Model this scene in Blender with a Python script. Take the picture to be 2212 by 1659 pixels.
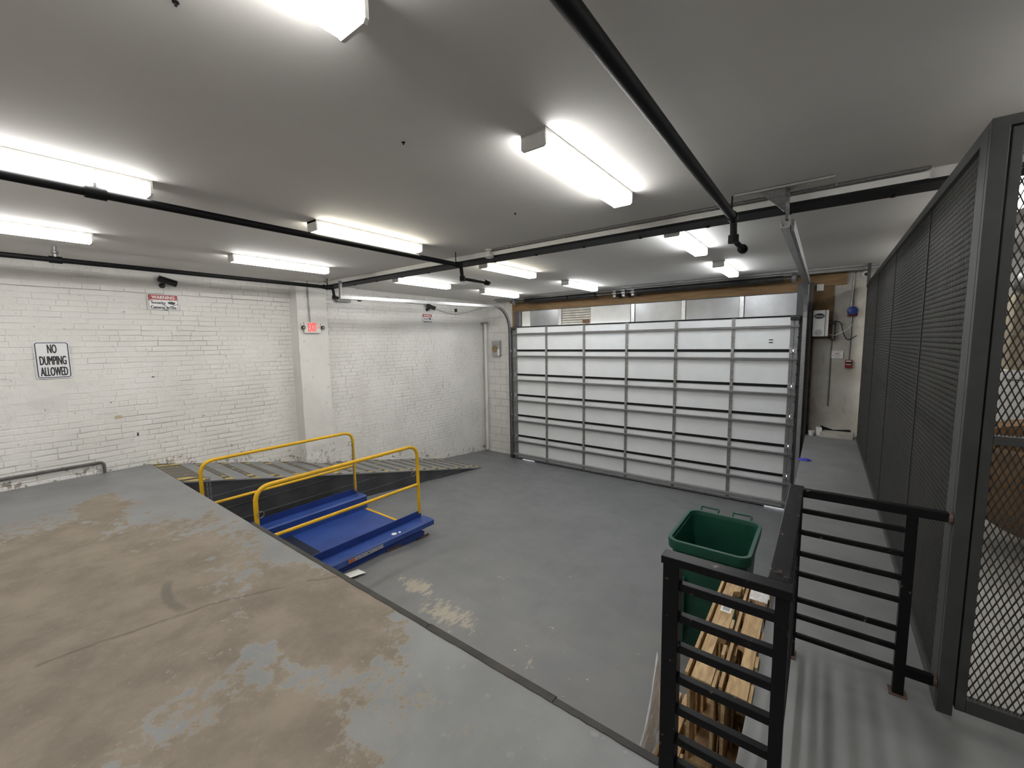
import bpy, bmesh, math, random
from mathutils import Vector, Matrix, noise
random.seed(7)
sc = bpy.context.scene
COL = sc.collection
for o in list(bpy.data.objects):
    bpy.data.objects.remove(o)

# ------------------------------------------------------------------ camera
CAMZ = 3.036
def cam_setup():
    yaw, pitch, roll = map(math.radians, (37.027, 5.778, -0.840))
    f = Vector((-math.sin(yaw)*math.cos(pitch), math.cos(yaw)*math.cos(pitch), -math.sin(pitch)))
    r = Vector((math.cos(yaw), math.sin(yaw), 0)); u = r.cross(f)
    c, s = math.cos(roll), math.sin(roll)
    r2 = r*c + u*s; u2 = u*c - r*s
    cd = bpy.data.cameras.new('camera'); co = bpy.data.objects.new('camera', cd); COL.objects.link(co)
    cd.sensor_width = 36.0; cd.lens = 895.5/2212*36; cd.clip_start = .05; cd.clip_end = 200
    m = Matrix((r2, u2, -f)).transposed().to_4x4(); m.translation = Vector((0, 0, CAMZ))
    co.matrix_world = m
    sc.camera = co
cam_setup()

# ------------------------------------------------------------------ world + exposure
w = bpy.data.worlds.new('world'); sc.world = w; w.use_nodes = True
bg = w.node_tree.nodes['Background']; bg.inputs[0].default_value = (.92, .96, 1, 1); bg.inputs[1].default_value = 1.2
vs = sc.view_settings
vs.view_transform = 'Standard'; vs.look = 'None'; vs.gamma = 1; vs.use_curve_mapping = False
vs.exposure = 1.87
sc.cycles.use_light_tree = False; sc.cycles.max_bounces = 7; sc.cycles.diffuse_bounces = 4; sc.cycles.glossy_bounces = 2; sc.cycles.transparent_max_bounces = 6
sc.cycles.caustics_reflective = False; sc.cycles.caustics_refractive = False
LAMP = 6.6            # strength of every fluorescent lens

# ------------------------------------------------------------------ materials
MATS = {}
def srgb(r, g, b):
    return tuple(((c/255)/12.92 if c/255 <= .04045 else ((c/255+.055)/1.055)**2.4) for c in (r, g, b))
class NT:
    """small node-tree helper"""
    def __init__(s, name):
        s.m = bpy.data.materials.new(name); s.m.use_nodes = True; s.t = s.m.node_tree
        s.b = s.t.nodes['Principled BSDF']
        s.pos = s.t.nodes.new('ShaderNodeNewGeometry').outputs['Position']
    def n(s, typ, **kw):
        nd = s.t.nodes.new(typ)
        for k, v in kw.items(): setattr(nd, k, v)
        return nd
    def put(s, sock, v):
        if hasattr(v, 'node'): s.t.links.new(v, sock)
        elif isinstance(v, (tuple, list)): sock.default_value = tuple(v)+((1,) if len(v) == 3 and sock.type == 'RGBA' else ())
        else: sock.default_value = v
    def noise(s, scale, detail=4, rough=.55, vec=None, dist=0.0, out='Fac'):
        nd = s.n('ShaderNodeTexNoise'); s.put(nd.inputs['Vector'], s.pos if vec is None else vec)
        nd.inputs['Scale'].default_value = scale; nd.inputs['Detail'].default_value = detail
        nd.inputs['Roughness'].default_value = rough; nd.inputs['Distortion'].default_value = dist
        return nd.outputs[out]
    def math(s, op, a, b=0.0, c=0.0, clamp=False):
        nd = s.n('ShaderNodeMath', operation=op, use_clamp=clamp)
        for i, v in enumerate((a, b, c)): s.put(nd.inputs[i], v)
        return nd.outputs[0]
    def step(s, v, lo, hi):
        nd = s.n('ShaderNodeMapRange'); nd.interpolation_type = 'SMOOTHSTEP'
        s.put(nd.inputs['Value'], v); nd.inputs['From Min'].default_value = lo; nd.inputs['From Max'].default_value = hi
        return nd.outputs[0]
    def mix(s, f, a, b):
        nd = s.n('ShaderNodeMix', data_type='RGBA')
        s.put(nd.inputs['Factor'], f); s.put(nd.inputs['A'], a); s.put(nd.inputs['B'], b)
        return nd.outputs['Result']
    def ell(s, cx, cy, rx, ry):
        """1 - normalised distance from an ellipse centre on the floor plane"""
        mp = s.n('ShaderNodeMapping'); s.put(mp.inputs['Vector'], s.pos)
        mp.inputs['Location'].default_value = (-cx/rx, -cy/ry, 0); mp.inputs['Scale'].default_value = (1/rx, 1/ry, 0)
        ln = s.n('ShaderNodeVectorMath', operation='LENGTH'); s.put(ln.inputs[0], mp.outputs[0])
        return s.math('SUBTRACT', 1.0, ln.outputs['Value'])
    def sep(s):
        nd = s.n('ShaderNodeSeparateXYZ'); s.put(nd.inputs[0], s.pos); return nd.outputs
    def vscale(s, x, y, z):
        nd = s.n('ShaderNodeVectorMath', operation='MULTIPLY'); s.put(nd.inputs[0], s.pos); nd.inputs[1].default_value = (x, y, z)
        return nd.outputs[0]
    def bump(s, h, strength, dist=.01):
        nd = s.n('ShaderNodeBump'); s.put(nd.inputs['Height'], h); nd.inputs['Strength'].default_value = strength
        nd.inputs['Distance'].default_value = dist; s.t.links.new(nd.outputs[0], s.b.inputs['Normal'])
    def done(s, col=None, rough=None, metal=None):
        if col is not None: s.put(s.b.inputs['Base Color'], col)
        if rough is not None: s.put(s.b.inputs['Roughness'], rough)
        if metal is not None: s.put(s.b.inputs['Metallic'], metal)
        MATS[s.m.name] = s.m
        return s.m
def dk(c, f): return tuple(min(1, x*f) for x in c)
def mat(name, col, rough=.6, metal=0.0, var=.12, scale=6, bump=0.0, bscale=60, bdist=.003, spec=.5):
    t = NT(name); t.put(t.b.inputs['Specular IOR Level'], spec)
    c = t.mix(t.step(t.noise(scale, 5), .25, .75), dk(col, 1-var), dk(col, 1+var))
    if bump: t.bump(t.noise(bscale, 4), bump, bdist)
    return t.done(c, rough, metal)
def worn(name, col, under, rough=.5, metal=0.0, amount=.62, scale=14, bump=.15, spec=.5):
    """paint with chips that show another colour"""
    t = NT(name)
    f = t.noise(scale, 8, .62)
    c = t.mix(t.step(t.noise(4, 4), .3, .7), dk(col, .88), dk(col, 1.12))
    c = t.mix(t.step(f, amount, amount+.03), c, under)
    t.bump(f, bump, .003)
    t.put(t.b.inputs['Specular IOR Level'], spec)
    return t.done(c, rough, metal)

def m_brick(name='painted_brick', k=1.0):
    t = NT(name)
    base = t.mix(t.step(t.noise(1.1, 5), .3, .7), dk((.70, .69, .66), k), dk((.80, .79, .765), k))
    grime = t.step(t.noise(5.5, 7, .65), .60, .74)
    c = t.mix(t.math('MULTIPLY', grime, .22), base, (.42, .39, .35))
    pits = t.step(t.noise(26, 3, .6), .71, .74)
    c = t.mix(t.math('MULTIPLY', pits, .75), c, (.10, .09, .08))
    # knocks and scuffs along the bottom of the wall, where carts have hit it
    z = t.sep()[2]; y = t.sep()[1]
    ramp = t.math('MAXIMUM', t.math('SUBTRACT', 1.386, t.math('MULTIPLY', .223, t.math('MAXIMUM', t.math('SUBTRACT', y, 1.5), 0))), .05)
    low = t.math('SUBTRACT', 1.0, t.math('DIVIDE', t.math('SUBTRACT', z, ramp), .35), clamp=True)
    sc_ = t.math('ADD', t.math('MULTIPLY', low, .13), t.noise(9, 8, .7))
    c = t.mix(t.math('MULTIPLY', t.step(sc_, .66, .70), .8), c, (.24, .19, .16))
    t.bump(t.math('ADD', t.noise(38, 6, .6), t.math('MULTIPLY', t.noise(9, 4), 1.5)), .5, .006)
    return t.done(c, .62)
def m_pilaster():
    t = NT('painted_plaster')
    c = t.mix(t.step(t.noise(1.3, 5), .3, .7), (.71, .70, .67), (.79, .78, .75))
    z = t.sep()[2]
    low = t.math('SUBTRACT', 1.0, t.math('DIVIDE', t.math('SUBTRACT', z, .85), .5), clamp=True)
    cr = t.math('ADD', t.math('MULTIPLY', low, .12), t.noise(13, 8, .72))
    c = t.mix(t.math('MULTIPLY', t.step(cr, .63, .68), .7), c, (.20, .17, .14))
    t.bump(t.math('ADD', t.noise(20, 6, .6), t.math('MULTIPLY', cr, 2)), .4, .008)
    return t.done(c, .6)
def m_platform():
    t = NT('worn_platform_paint')
    paint = t.mix(t.step(t.noise(2.2, 6), .3, .7), (.190, .196, .199), (.242, .248, .251))
    paint = t.mix(t.math('MULTIPLY', t.step(t.noise(18, 4), .62, .70), .35), paint, (.33, .34, .34))
    tan = t.mix(t.step(t.noise(3.0, 8, .65), .3, .7), (.180, .150, .115), (.272, .228, .178))
    tan = t.mix(t.math('MULTIPLY', t.step(t.noise(30, 4, .7), .55, .75), .45), tan, (.31, .265, .215))
    f = t.ell(-3.9, -.35, 2.2, 1.72)
    f2 = t.math('SUBTRACT', t.ell(-1.60, .45, .95, 1.0), .42)
    f3 = t.math('SUBTRACT', t.ell(-2.55, 1.22, .85, .40), .05)
    f4 = t.math('SUBTRACT', t.ell(-5.9, .75, .8, .28), .28)
    fld = t.math('MAXIMUM', t.math('MAXIMUM', f, f2), t.math('MAXIMUM', f3, f4))
    fld = t.math('MAXIMUM', fld, t.math('SUBTRACT', t.ell(-1.05, 1.10, 1.2, .85), 1.04))
    fld = t.math('MAXIMUM', fld, -.40)
    nz = t.math('ADD', t.math('MULTIPLY', t.math('SUBTRACT', t.noise(2.6, 9, .68, dist=.4), .5), 1.5),
                       t.math('MULTIPLY', t.math('SUBTRACT', t.noise(15, 8, .75), .5), 1.15))
    mask = t.step(t.math('ADD', fld, nz), .02, .06)
    soft = t.step(t.math('ADD', fld, nz), -.10, .03)      # scuffed paint round the bare patches
    c = t.mix(t.math('MULTIPLY', soft, .35), paint, (.27, .25, .22))
    c = t.mix(mask, c, tan)
    edge = t.math('MULTIPLY', mask, t.math('SUBTRACT', 1.0, t.step(t.math('ADD', fld, nz), .05, .13)))
    c = t.mix(t.math('MULTIPLY', edge, .4), c, (.36, .31, .245))
    # a saw-cut joint across the slab and a black tyre scuff
    x, y, z = t.sep()
    wig = t.math('MULTIPLY', t.math('SUBTRACT', t.noise(4, 3), .5), .12)
    ln = t.math('ABSOLUTE', t.math('SUBTRACT', t.math('ADD', x, wig), t.math('ADD', -3.21, t.math('MULTIPLY', t.math('MULTIPLY', y, y), .22))))
    jt = t.math('MULTIPLY', t.math('SUBTRACT', 1.0, t.step(ln, .004, .020)), t.step(t.noise(7, 3), .34, .50))
    c = t.mix(t.math('MULTIPLY', jt, .5), c, (.075, .062, .05))
    arc = t.math('ABSOLUTE', t.math('SUBTRACT', t.math('SUBTRACT', 1.0, t.ell(-3.333, 1.40, .72, .72)), 1.0))
    seg = t.math('MULTIPLY', t.math('MULTIPLY', t.step(t.math('MULTIPLY', x, -1), 3.10, 3.2), t.math('SUBTRACT', 1.0, t.step(t.math('MULTIPLY', x, -1), 3.58, 3.68))), t.math('SUBTRACT', 1.0, t.step(y, .86, .98)))
    c = t.mix(t.math('MULTIPLY', t.math('MULTIPLY', t.math('SUBTRACT', 1.0, t.step(arc, .015, .06)), seg), .42), c, (.06, .055, .05))
    t.bump(t.math('ADD', t.math('MULTIPLY', mask, -.5), t.noise(45, 5)), .25, .003)
    return t.done(c, t.math('ADD', .42, t.math('MULTIPLY', mask, .3)))
def m_floor():
    t = NT('grey_floor_paint')
    paint = t.mix(t.step(t.noise(1.4, 6), .3, .7), (.162, .166, .175), (.190, .194, .203))
    y = t.sep()[1]
    dust = t.math('MULTIPLY', t.math('SUBTRACT', 1.0, t.step(y, 2.2, 4.8)), t.step(t.noise(1.6, 6, .6), .35, .7))
    c = t.mix(t.math('MULTIPLY', dust, .75), paint, (.225, .22, .212))
    st = t.noise(3.5, 4, .6, vec=t.vscale(1, .25, 1))
    c = t.mix(t.math('MULTIPLY', t.step(st, .56, .68), .22), c, (.130, .132, .138))
    f = t.math('MAXIMUM', t.ell(-3.3, 2.67, .36, .17), t.ell(-2.72, 2.56, .50, .20))
    f = t.math('MAXIMUM', f, t.math('MAXIMUM', t.math('SUBTRACT', t.ell(-2.72, 3.35, .2, .12), .45), t.math('SUBTRACT', t.ell(-1.75, 2.5, .4, .35), .62)))
    f = t.math('MAXIMUM', f, -.5)
    nz = t.math('MULTIPLY', t.math('SUBTRACT', t.noise(9, 10, .82, vec=t.vscale(1.8, .8, 1)), .5), 4.2)
    c = t.mix(t.math('MULTIPLY', t.step(t.math('ADD', f, nz), .35, .75), .8), c, (.44, .385, .30))
    fl = t.step(t.noise(24, 2, .5), .765, .775)
    c = t.mix(t.math('MULTIPLY', fl, .8), c, (.55, .54, .52))
    t.bump(t.noise(30, 4), .08, .002)
    return t.done(c, t.math('ADD', .30, t.math('MULTIPLY', t.noise(5, 5), .3)))
def m_strip():
    t = NT('hazard_tape')
    x, y, z = t.sep()
    k = t.math('FRACT', t.math('MULTIPLY', t.math('ADD', x, t.math('MULTIPLY', y, .55)), 5.2))
    yel = t.step(t.math('ABSOLUTE', t.math('SUBTRACT', k, .5)), .20, .24)
    ends = t.step(t.math('ABSOLUTE', t.math('ADD', x, 6.95)), .30, .62)
    wear = t.math('ADD', t.noise(7, 6, .65), t.math('MULTIPLY', t.math('SUBTRACT', 1.0, ends), .22))
    ycol = t.mix(t.step(wear, .52, .66), (.58, .42, .12), (.15, .135, .11))
    bcol = t.mix(t.step(wear, .50, .70), (.045, .043, .04), (.125, .118, .10))
    return t.done(t.mix(yel, bcol, ycol), .75)
def m_wood():
    t = NT('pallet_wood')
    g = t.noise(7, 8, .6, vec=t.vscale(6, .8, 6), dist=.6)
    c = t.mix(t.step(g, .3, .7), (.36, .235, .115), (.58, .41, .225))
    c = t.mix(t.math('MULTIPLY', t.step(t.noise(5, 6), .55, .75), .5), c, (.22, .14, .075))
    t.bump(g, .25, .004)
    return t.done(c, .75)
def m_header():
    t = NT('header_wood')
    g = t.noise(5, 8, .6, vec=t.vscale(.5, 4, 6), dist=.4)
    c = t.mix(t.step(g, .3, .7), (.19, .11, .045), (.30, .185, .085))
    return t.done(c, .7)
def m_galv(name='galvanised_steel', lo=.30, hi=.46, rough=.42):
    t = NT(name)
    v = t.n('ShaderNodeTexVoronoi'); t.put(v.inputs['Vector'], t.pos); v.inputs['Scale'].default_value = 45
    f = t.math('ADD', t.math('MULTIPLY', v.outputs['Distance'], .6), t.math('MULTIPLY', t.noise(6, 5), .6))
    c = t.mix(t.step(f, .2, .8), (lo, lo, lo*1.0), (hi, hi, hi*1.01))
    return t.done(c, t.math('ADD', rough-.1, t.math('MULTIPLY', t.noise(9, 4), .2)), .85)
def m_concrete():
    t = NT('bare_concrete')
    c = t.mix(t.step(t.noise(2.6, 7, .62), .3, .7), (.40, .375, .33), (.55, .53, .48))
    st = t.step(t.noise(3.2, 6, .6, vec=t.vscale(1.6, 1, .35)), .56, .66)
    c = t.mix(t.math('MULTIPLY', st, .45), c, (.25, .215, .165))
    t.bump(t.noise(22, 6), .4, .008)
    return t.done(c, .85)
def m_emit(name, col, k):
    t = NT(name)
    # faint prismatic pattern of the acrylic lens
    v = t.n('ShaderNodeTexVoronoi'); t.put(v.inputs['Vector'], t.pos); v.inputs['Scale'].default_value = 130
    s = t.math('ADD', .90, t.math('MULTIPLY', v.outputs['Distance'], .2))
    t.put(t.b.inputs['Base Color'], (.8, .8, .8)); t.put(t.b.inputs['Roughness'], .3)
    t.put(t.b.inputs['Emission Color'], col); t.put(t.b.inputs['Emission Strength'], t.math('MULTIPLY', s, k))
    return t.done()
m_brick(); m_brick('painted_mortar', .97); m_pilaster(); m_platform(); m_floor(); m_strip(); m_wood(); m_header(); m_galv(); m_concrete()
m_galv('dull_steel', .20, .32, .5)
m_galv('strut_steel', .24, .36, .45)
m_galv('bright_steel', .55, .75, .30)
mat('ceiling_paint', (.71, .695, .67), .75, var=.03, scale=1.5)
mat('white_wall_paint', (.74, .73, .70), .7, var=.05, scale=2)
mat('room_wall_paint', (.62, .61, .59), .7, var=.05, scale=2)
mat('block_paint', (.73, .72, .69), .6, var=.06, scale=3, bump=.35, bscale=30)
mat('ramp_paint', (.225, .23, .233), .5, var=.15, scale=2.5, bump=.1)
mat('walkway_paint', (.195, .198, .199), .5, var=.15, scale=2.5, bump=.1)
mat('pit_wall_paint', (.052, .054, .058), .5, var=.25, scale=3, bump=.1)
mat('plank_edge_paint', (.16, .162, .165), .6, var=.3, scale=9)
mat('dock_face_paint', (.10, .102, .105), .6, var=.2, scale=3)
mat('rubber_strip', (.034, .031, .028), .6, var=.35, scale=7, bump=.3, bscale=25)
mat('door_white', (.84, .865, .88), .45, var=.03, scale=3)
mat('door_fold_white', (.86, .86, .86), .4, var=.02)
mat('gasket_and_hole_black', (.003, .003, .003), .9)
mat('board_white', (.70, .69, .66), .7, var=.06, scale=4)
mat('spring_black', (.012, .012, .012), .5)
mat('pipe_black', (.005, .005, .006), .6, var=.3, scale=12, spec=.2)
mat('beam_black', (.008, .008, .009), .6, var=.3, scale=9, spec=.2)
mat('trim_grey', (.27, .27, .265), .55, var=.12, scale=5)
mat('wall_pipe_shaded', (.13, .125, .115), .6, var=.25, scale=8)  # pipe grey darkened to carry the groove shadow along the wall
mat('tan_chip', (.55, .45, .33), .8)
mat('dark_chip', (.05, .045, .04), .8)
mat('fixture_white', (.70, .69, .66), .45, var=.03)
mat('cage_grey', (.048, .049, .048), .55, var=.12, scale=9, bump=.1, spec=.3)
mat('cage_mesh_grey', (.050, .050, .047), .5, var=.1, scale=6, spec=.3)
worn('rail_black', (.006, .0055, .006), (.11, .09, .075), .4, amount=.64, scale=26, spec=.2)
worn('lift_yellow', (.78, .45, .012), (.07, .035, .012), .42, amount=.66, scale=30)
worn('lift_blue', (.027, .068, .275), (.16, .17, .19), .42, amount=.80, scale=11)
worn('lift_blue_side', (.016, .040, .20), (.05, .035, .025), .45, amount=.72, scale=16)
mat('lift_under', (.010, .014, .035), .6)
mat('rusty_steel', (.10, .062, .045), .6, var=.4, scale=25)
mat('bin_green', (.008, .070, .044), .42, var=.15, scale=6, bump=.08)
mat('bin_green_inside', (.006, .055, .035), .55, var=.15, scale=6)
mat('sign_white', (.80, .81, .82), .35, var=.03)
mat('sign_blue', (.020, .028, .070), .45)
mat('sign_black', (.012, .012, .016), .45)
mat('sign_red', (.40, .030, .035), .4)
mat('dark_plastic', (.012, .012, .012), .4)
mat('lamp_glass', (.25, .26, .26), .15)
mat('grey_plastic', (.35, .36, .37), .5, var=.05)
mat('opener_white', (.62, .63, .61), .45, var=.04)
mat('tan_disc', (.26, .19, .11), .7)
mat('alarm_red', (.22, .012, .012), .4)
mat('alarm_blue', (.035, .075, .27), .35)
mat('cable_white', (.6, .58, .54), .6)
mat('glove_blue', (.035, .03, .42), .5, var=.2, scale=30)
mat('paper_white', (.80, .80, .78), .7, var=.04)
mat('cup_white', (.78, .78, .77), .4)
mat('brown_board', (.16, .10, .045), .8, var=.3, scale=5)
mat('rust_brown', (.15, .075, .035), .8, var=.35, scale=9)
mat('louvre_metal', (.55, .52, .46), .45, metal=.0, var=.15, scale=6)
mat('panel_metal', (.42, .43, .44), .36, metal=.85, var=.12, scale=3)
mat('brown_seat', (.20, .115, .05), .65, var=.25, scale=6, bump=.2, bscale=12)
mat('cardboard', (.33, .28, .20), .85, var=.12, scale=5)
mat('inner_floor', (.46, .45, .42), .7, var=.08, scale=4)
mat('outside_ground', (.4, .4, .4), .9)
mat('sticker_orange', (.45, .12, .04), .5)
m_emit('lens_neutral', (1, .985, .955), LAMP); m_emit('lens_warm', (1, .95, .80), LAMP*.95); m_emit('lens_cool', (.96, .98, 1), LAMP)
def _exit():
    t = NT('exit_red'); t.put(t.b.inputs['Base Color'], (.75, .05, .05)); t.put(t.b.inputs['Emission Color'], (1, .09, .08)); t.put(t.b.inputs['Emission Strength'], .22)
    t.done()
_exit()
def _plastic():
    t = NT('clear_wrap'); t.put(t.b.inputs['Base Color'], (.9, .92, .94)); t.put(t.b.inputs['Roughness'], .2)
    t.put(t.b.inputs['Alpha'], t.math('ADD', .38, t.math('MULTIPLY', t.noise(16, 5), .6)))
    t.bump(t.noise(24, 5), .8, .02); t.done()
_plastic()

# ------------------------------------------------------------------ mesh helpers
ORG = {}
class MB:
    def __init__(s): s.v = []; s.f = []
    def add(s, vs, fs):
        o = len(s.v); s.v += [tuple(p) for p in vs]; s.f += [tuple(i+o for i in f) for f in fs]; return s
    def box(s, x0, x1, y0, y1, z0, z1):
        return s.add([(x0,y0,z0),(x1,y0,z0),(x1,y1,z0),(x0,y1,z0),(x0,y0,z1),(x1,y0,z1),(x1,y1,z1),(x0,y1,z1)],
            [(3,2,1,0),(4,5,6,7),(0,1,5,4),(1,2,6,5),(2,3,7,6),(3,0,4,7)])
    def cbox(s, x0, x1, y0, y1, z0, z1, c=.004):
        """box with chamfered edges"""
        bm = bmesh.new(); bmesh.ops.create_cube(bm, size=1)
        for v in bm.verts: v.co = Vector(((x0+x1)/2+v.co.x*(x1-x0), (y0+y1)/2+v.co.y*(y1-y0), (z0+z1)/2+v.co.z*(z1-z0)))
        c = min(c, .45*min(x1-x0, y1-y0, z1-z0))
        bmesh.ops.bevel(bm, geom=list(bm.edges), offset=c, segments=2, affect='EDGES', profile=.6)
        return s.frombm(bm)
    def frombm(s, bm):
        bm.verts.index_update(); s.add([v.co[:] for v in bm.verts], [[v.index for v in f.verts] for f in bm.faces]); bm.free(); return s
    def prism(s, poly, axis, a, b):
        """extrude a 2-D polygon along 'x','y' or 'z'"""
        def P(u, v, t): return {'x': (t,u,v), 'y': (u,t,v), 'z': (u,v,t)}[axis]
        n = len(poly); vs = [P(u,v,a) for u,v in poly]+[P(u,v,b) for u,v in poly]
        fs = [tuple(range(n))[::-1], tuple(range(n, 2*n))]+[(i,(i+1)%n,n+(i+1)%n,n+i) for i in range(n)]
        return s.add(vs, fs)
    def tube(s, pts, r, n=10, caps=True, rs=None):
        pts = [Vector(p) for p in pts]; m = len(pts); vs = []; fs = []
        t0 = (pts[1]-pts[0]).normalized(); up = Vector((0,0,1)) if abs(t0.z) < .9 else Vector((1,0,0))
        a = t0.cross(up).normalized()
        for i, p in enumerate(pts):
            t = ((pts[min(i+1,m-1)]-p).normalized()+(p-pts[max(i-1,0)]).normalized())
            t = t.normalized() if t.length > 1e-6 else t0
            a = (a-t*a.dot(t)).normalized(); b = t.cross(a)
            k = 1.0
            if 0 < i < m-1:
                d = (pts[i+1]-p).normalized(); k = 1/max(.5, d.dot(t))
            rr = (rs[i] if rs else r)
            for j in range(n):
                g = 2*math.pi*j/n; vs.append(p+(a*math.cos(g)+b*math.sin(g))*rr)
        for i in range(m-1):
            for j in range(n): fs.append((i*n+j, i*n+(j+1)%n, (i+1)*n+(j+1)%n, (i+1)*n+j))
        if caps: fs += [tuple(range(n))[::-1], tuple(range((m-1)*n, m*n))]
        return s.add(vs, fs)
    def lathe(s, base, axis, prof, n=20):
        """revolve (r, h) pairs about an axis through base"""
        base = Vector(base); ax = Vector(axis).normalized(); u = ax.orthogonal().normalized(); w_ = ax.cross(u)
        vs = []; m = len(prof)
        for r, h in prof:
            for j in range(n):
                g = 2*math.pi*j/n; vs.append(base+ax*h+(u*math.cos(g)+w_*math.sin(g))*r)
        fs = [(i*n+j, i*n+(j+1)%n, (i+1)*n+(j+1)%n, (i+1)*n+j) for i in range(m-1) for j in range(n)]
        fs += [tuple(range(n))[::-1], tuple(range((m-1)*n, m*n))]
        return s.add(vs, fs)
    def sweep(s, path, prof, side):
        """sweep a closed 2-D profile (a along side, b along normal) along a planar path"""
        side = Vector(side); path = [Vector(p) for p in path]; m = len(path); n = len(prof); vs = []
        for i, p in enumerate(path):
            t = ((path[min(i+1,m-1)]-p).normalized()+(p-path[max(i-1,0)]).normalized()).normalized()
            nn = t.cross(side).normalized()
            for a, b in prof: vs.append(p+side*a+nn*b)
        fs = [(i*n+j, i*n+(j+1)%n, (i+1)*n+(j+1)%n, (i+1)*n+j) for i in range(m-1) for j in range(n)]
        fs += [tuple(range(n))[::-1], tuple(range((m-1)*n, m*n))]
        return s.add(vs, fs)
    def build(s, name, m, parent=None, smooth=False, at=None):
        if parent is not None: org = ORG.get(parent.name, Vector())
        elif at is not None: org = Vector(at)
        else:
            xs, ys, zs = zip(*s.v); org = Vector(((min(xs)+max(xs))/2, (min(ys)+max(ys))/2, min(zs)))
        me = bpy.data.meshes.new(name)
        me.from_pydata([(a-org.x, b-org.y, c-org.z) for a, b, c in s.v], [], s.f); me.validate(); 
        bm = bmesh.new(); bm.from_mesh(me); bmesh.ops.recalc_face_normals(bm, faces=bm.faces); bm.to_mesh(me); bm.free()
        if smooth:
            me.polygons.foreach_set('use_smooth', [True]*len(me.polygons))
            me.set_sharp_from_angle(angle=math.radians(40))
        me.materials.append(MATS[m] if isinstance(m, str) else m)
        ob = bpy.data.objects.new(name, me); COL.objects.link(ob)
        if parent is not None: ob.parent = parent
        else: ob.location = org
        ORG[ob.name] = org
        return ob
def thing(name, label, cat, loc, group=None):
    o = bpy.data.objects.new(name, None); COL.objects.link(o); o.location = loc; o.empty_display_size = .1
    ORG[o.name] = Vector(loc); o['label'] = label; o['category'] = cat
    if group: o['group'] = group
    return o
def tag(o, label, cat, group=None):
    o['label'] = label; o['category'] = cat
    if group: o['group'] = group
    return o
def struct(o, label=None):
    o['kind'] = 'structure'
    if label: o['label'] = label
    return o
def fillet(pts, r, n=5):
    pts = [Vector(p) for p in pts]; out = [pts[0]]
    for i in range(1, len(pts)-1):
        p = pts[i]; a = (pts[i-1]-p); b = (pts[i+1]-p); d = min(r, a.length*.49, b.length*.49)
        A = p+a.normalized()*d; B = p+b.normalized()*d
        for k in range(n+1):
            t = k/n; out.append(A*(1-t)**2+p*2*t*(1-t)+B*t*t)
    return out+[pts[-1]]
def spline(pts, n=6):
    pts = [Vector(p) for p in pts]; P = [pts[0]]+pts+[pts[-1]]; out = []
    for i in range(1, len(P)-2):
        for k in range(n):
            t = k/n; a, b, c, d = P[i-1], P[i], P[i+1], P[i+2]
            out.append(.5*((2*b)+(c-a)*t+(2*a-5*b+4*c-d)*t*t+(-a+3*b-3*c+d)*t**3))
    return out+[pts[-1]]
def lettering(name, text, center, right, up, w_, h_, m, parent, bold=.0, lift=.0015, fat=0.0):
    cu = bpy.data.curves.new(name, 'FONT'); cu.body = text; cu.size = 1; cu.offset = bold; cu.resolution_u = 3
    ob = bpy.data.objects.new(name, cu); COL.objects.link(ob)
    me = bpy.data.meshes.new_from_object(ob.evaluated_get(bpy.context.evaluated_depsgraph_get()))
    bpy.data.objects.remove(ob)
    xs = [v.co.x for v in me.vertices]; ys = [v.co.y for v in me.vertices]
    cx, cy = (min(xs)+max(xs))/2, (min(ys)+max(ys))/2; kx, ky = w_/(max(xs)-min(xs)), h_/(max(ys)-min(ys))
    right, up = Vector(right), Vector(up); nn = right.cross(up); c = Vector(center); org = ORG[parent.name]
    for v in me.vertices:
        v.co = c+right*((v.co.x-cx)*kx)+up*((v.co.y-cy)*ky)+nn*lift-org
    if fat:        # heavier strokes: the same glyphs again, shifted a little to each side
        b0 = [v.co.copy() for v in me.vertices]; f0 = [tuple(p.vertices) for p in me.polygons]; n0 = len(b0); vs = []; fs = []
        for k, (dx, dy) in enumerate(((-1,0),(1,0),(0,0),(-.5,.5),(.5,-.5))):
            vs += [p+right*dx*fat+up*dy*fat*.6+nn*.00004*k for p in b0]; fs += [tuple(i+k*n0 for i in f) for f in f0]
        me = bpy.data.meshes.new(name); me.from_pydata(vs, [], fs)
    me.materials.clear(); me.materials.append(MATS[m])
    o = bpy.data.objects.new(name, me); COL.objects.link(o); o.parent = parent; ORG[o.name] = org
    return o
def copy_tree(o, parent=None):
    c = o.copy(); COL.objects.link(c); c.parent = parent
    for ch in list(o.children): copy_tree(ch, c)
    return c
def nz(x, y, z, s=1.0): return noise.noise(Vector((x*s, y*s, z*s)))

# key dimensions
XW, YF, PZ, ZC = -7.6, 8.8, 1.386, 4.145
YD = 1.493            # dock edge
XK = -.20             # edge of the raised walkway
def fz(y): return min(.49, .085*(8.62-y))
def rz(y): return 1.386-.223*(y-YD)

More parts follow.
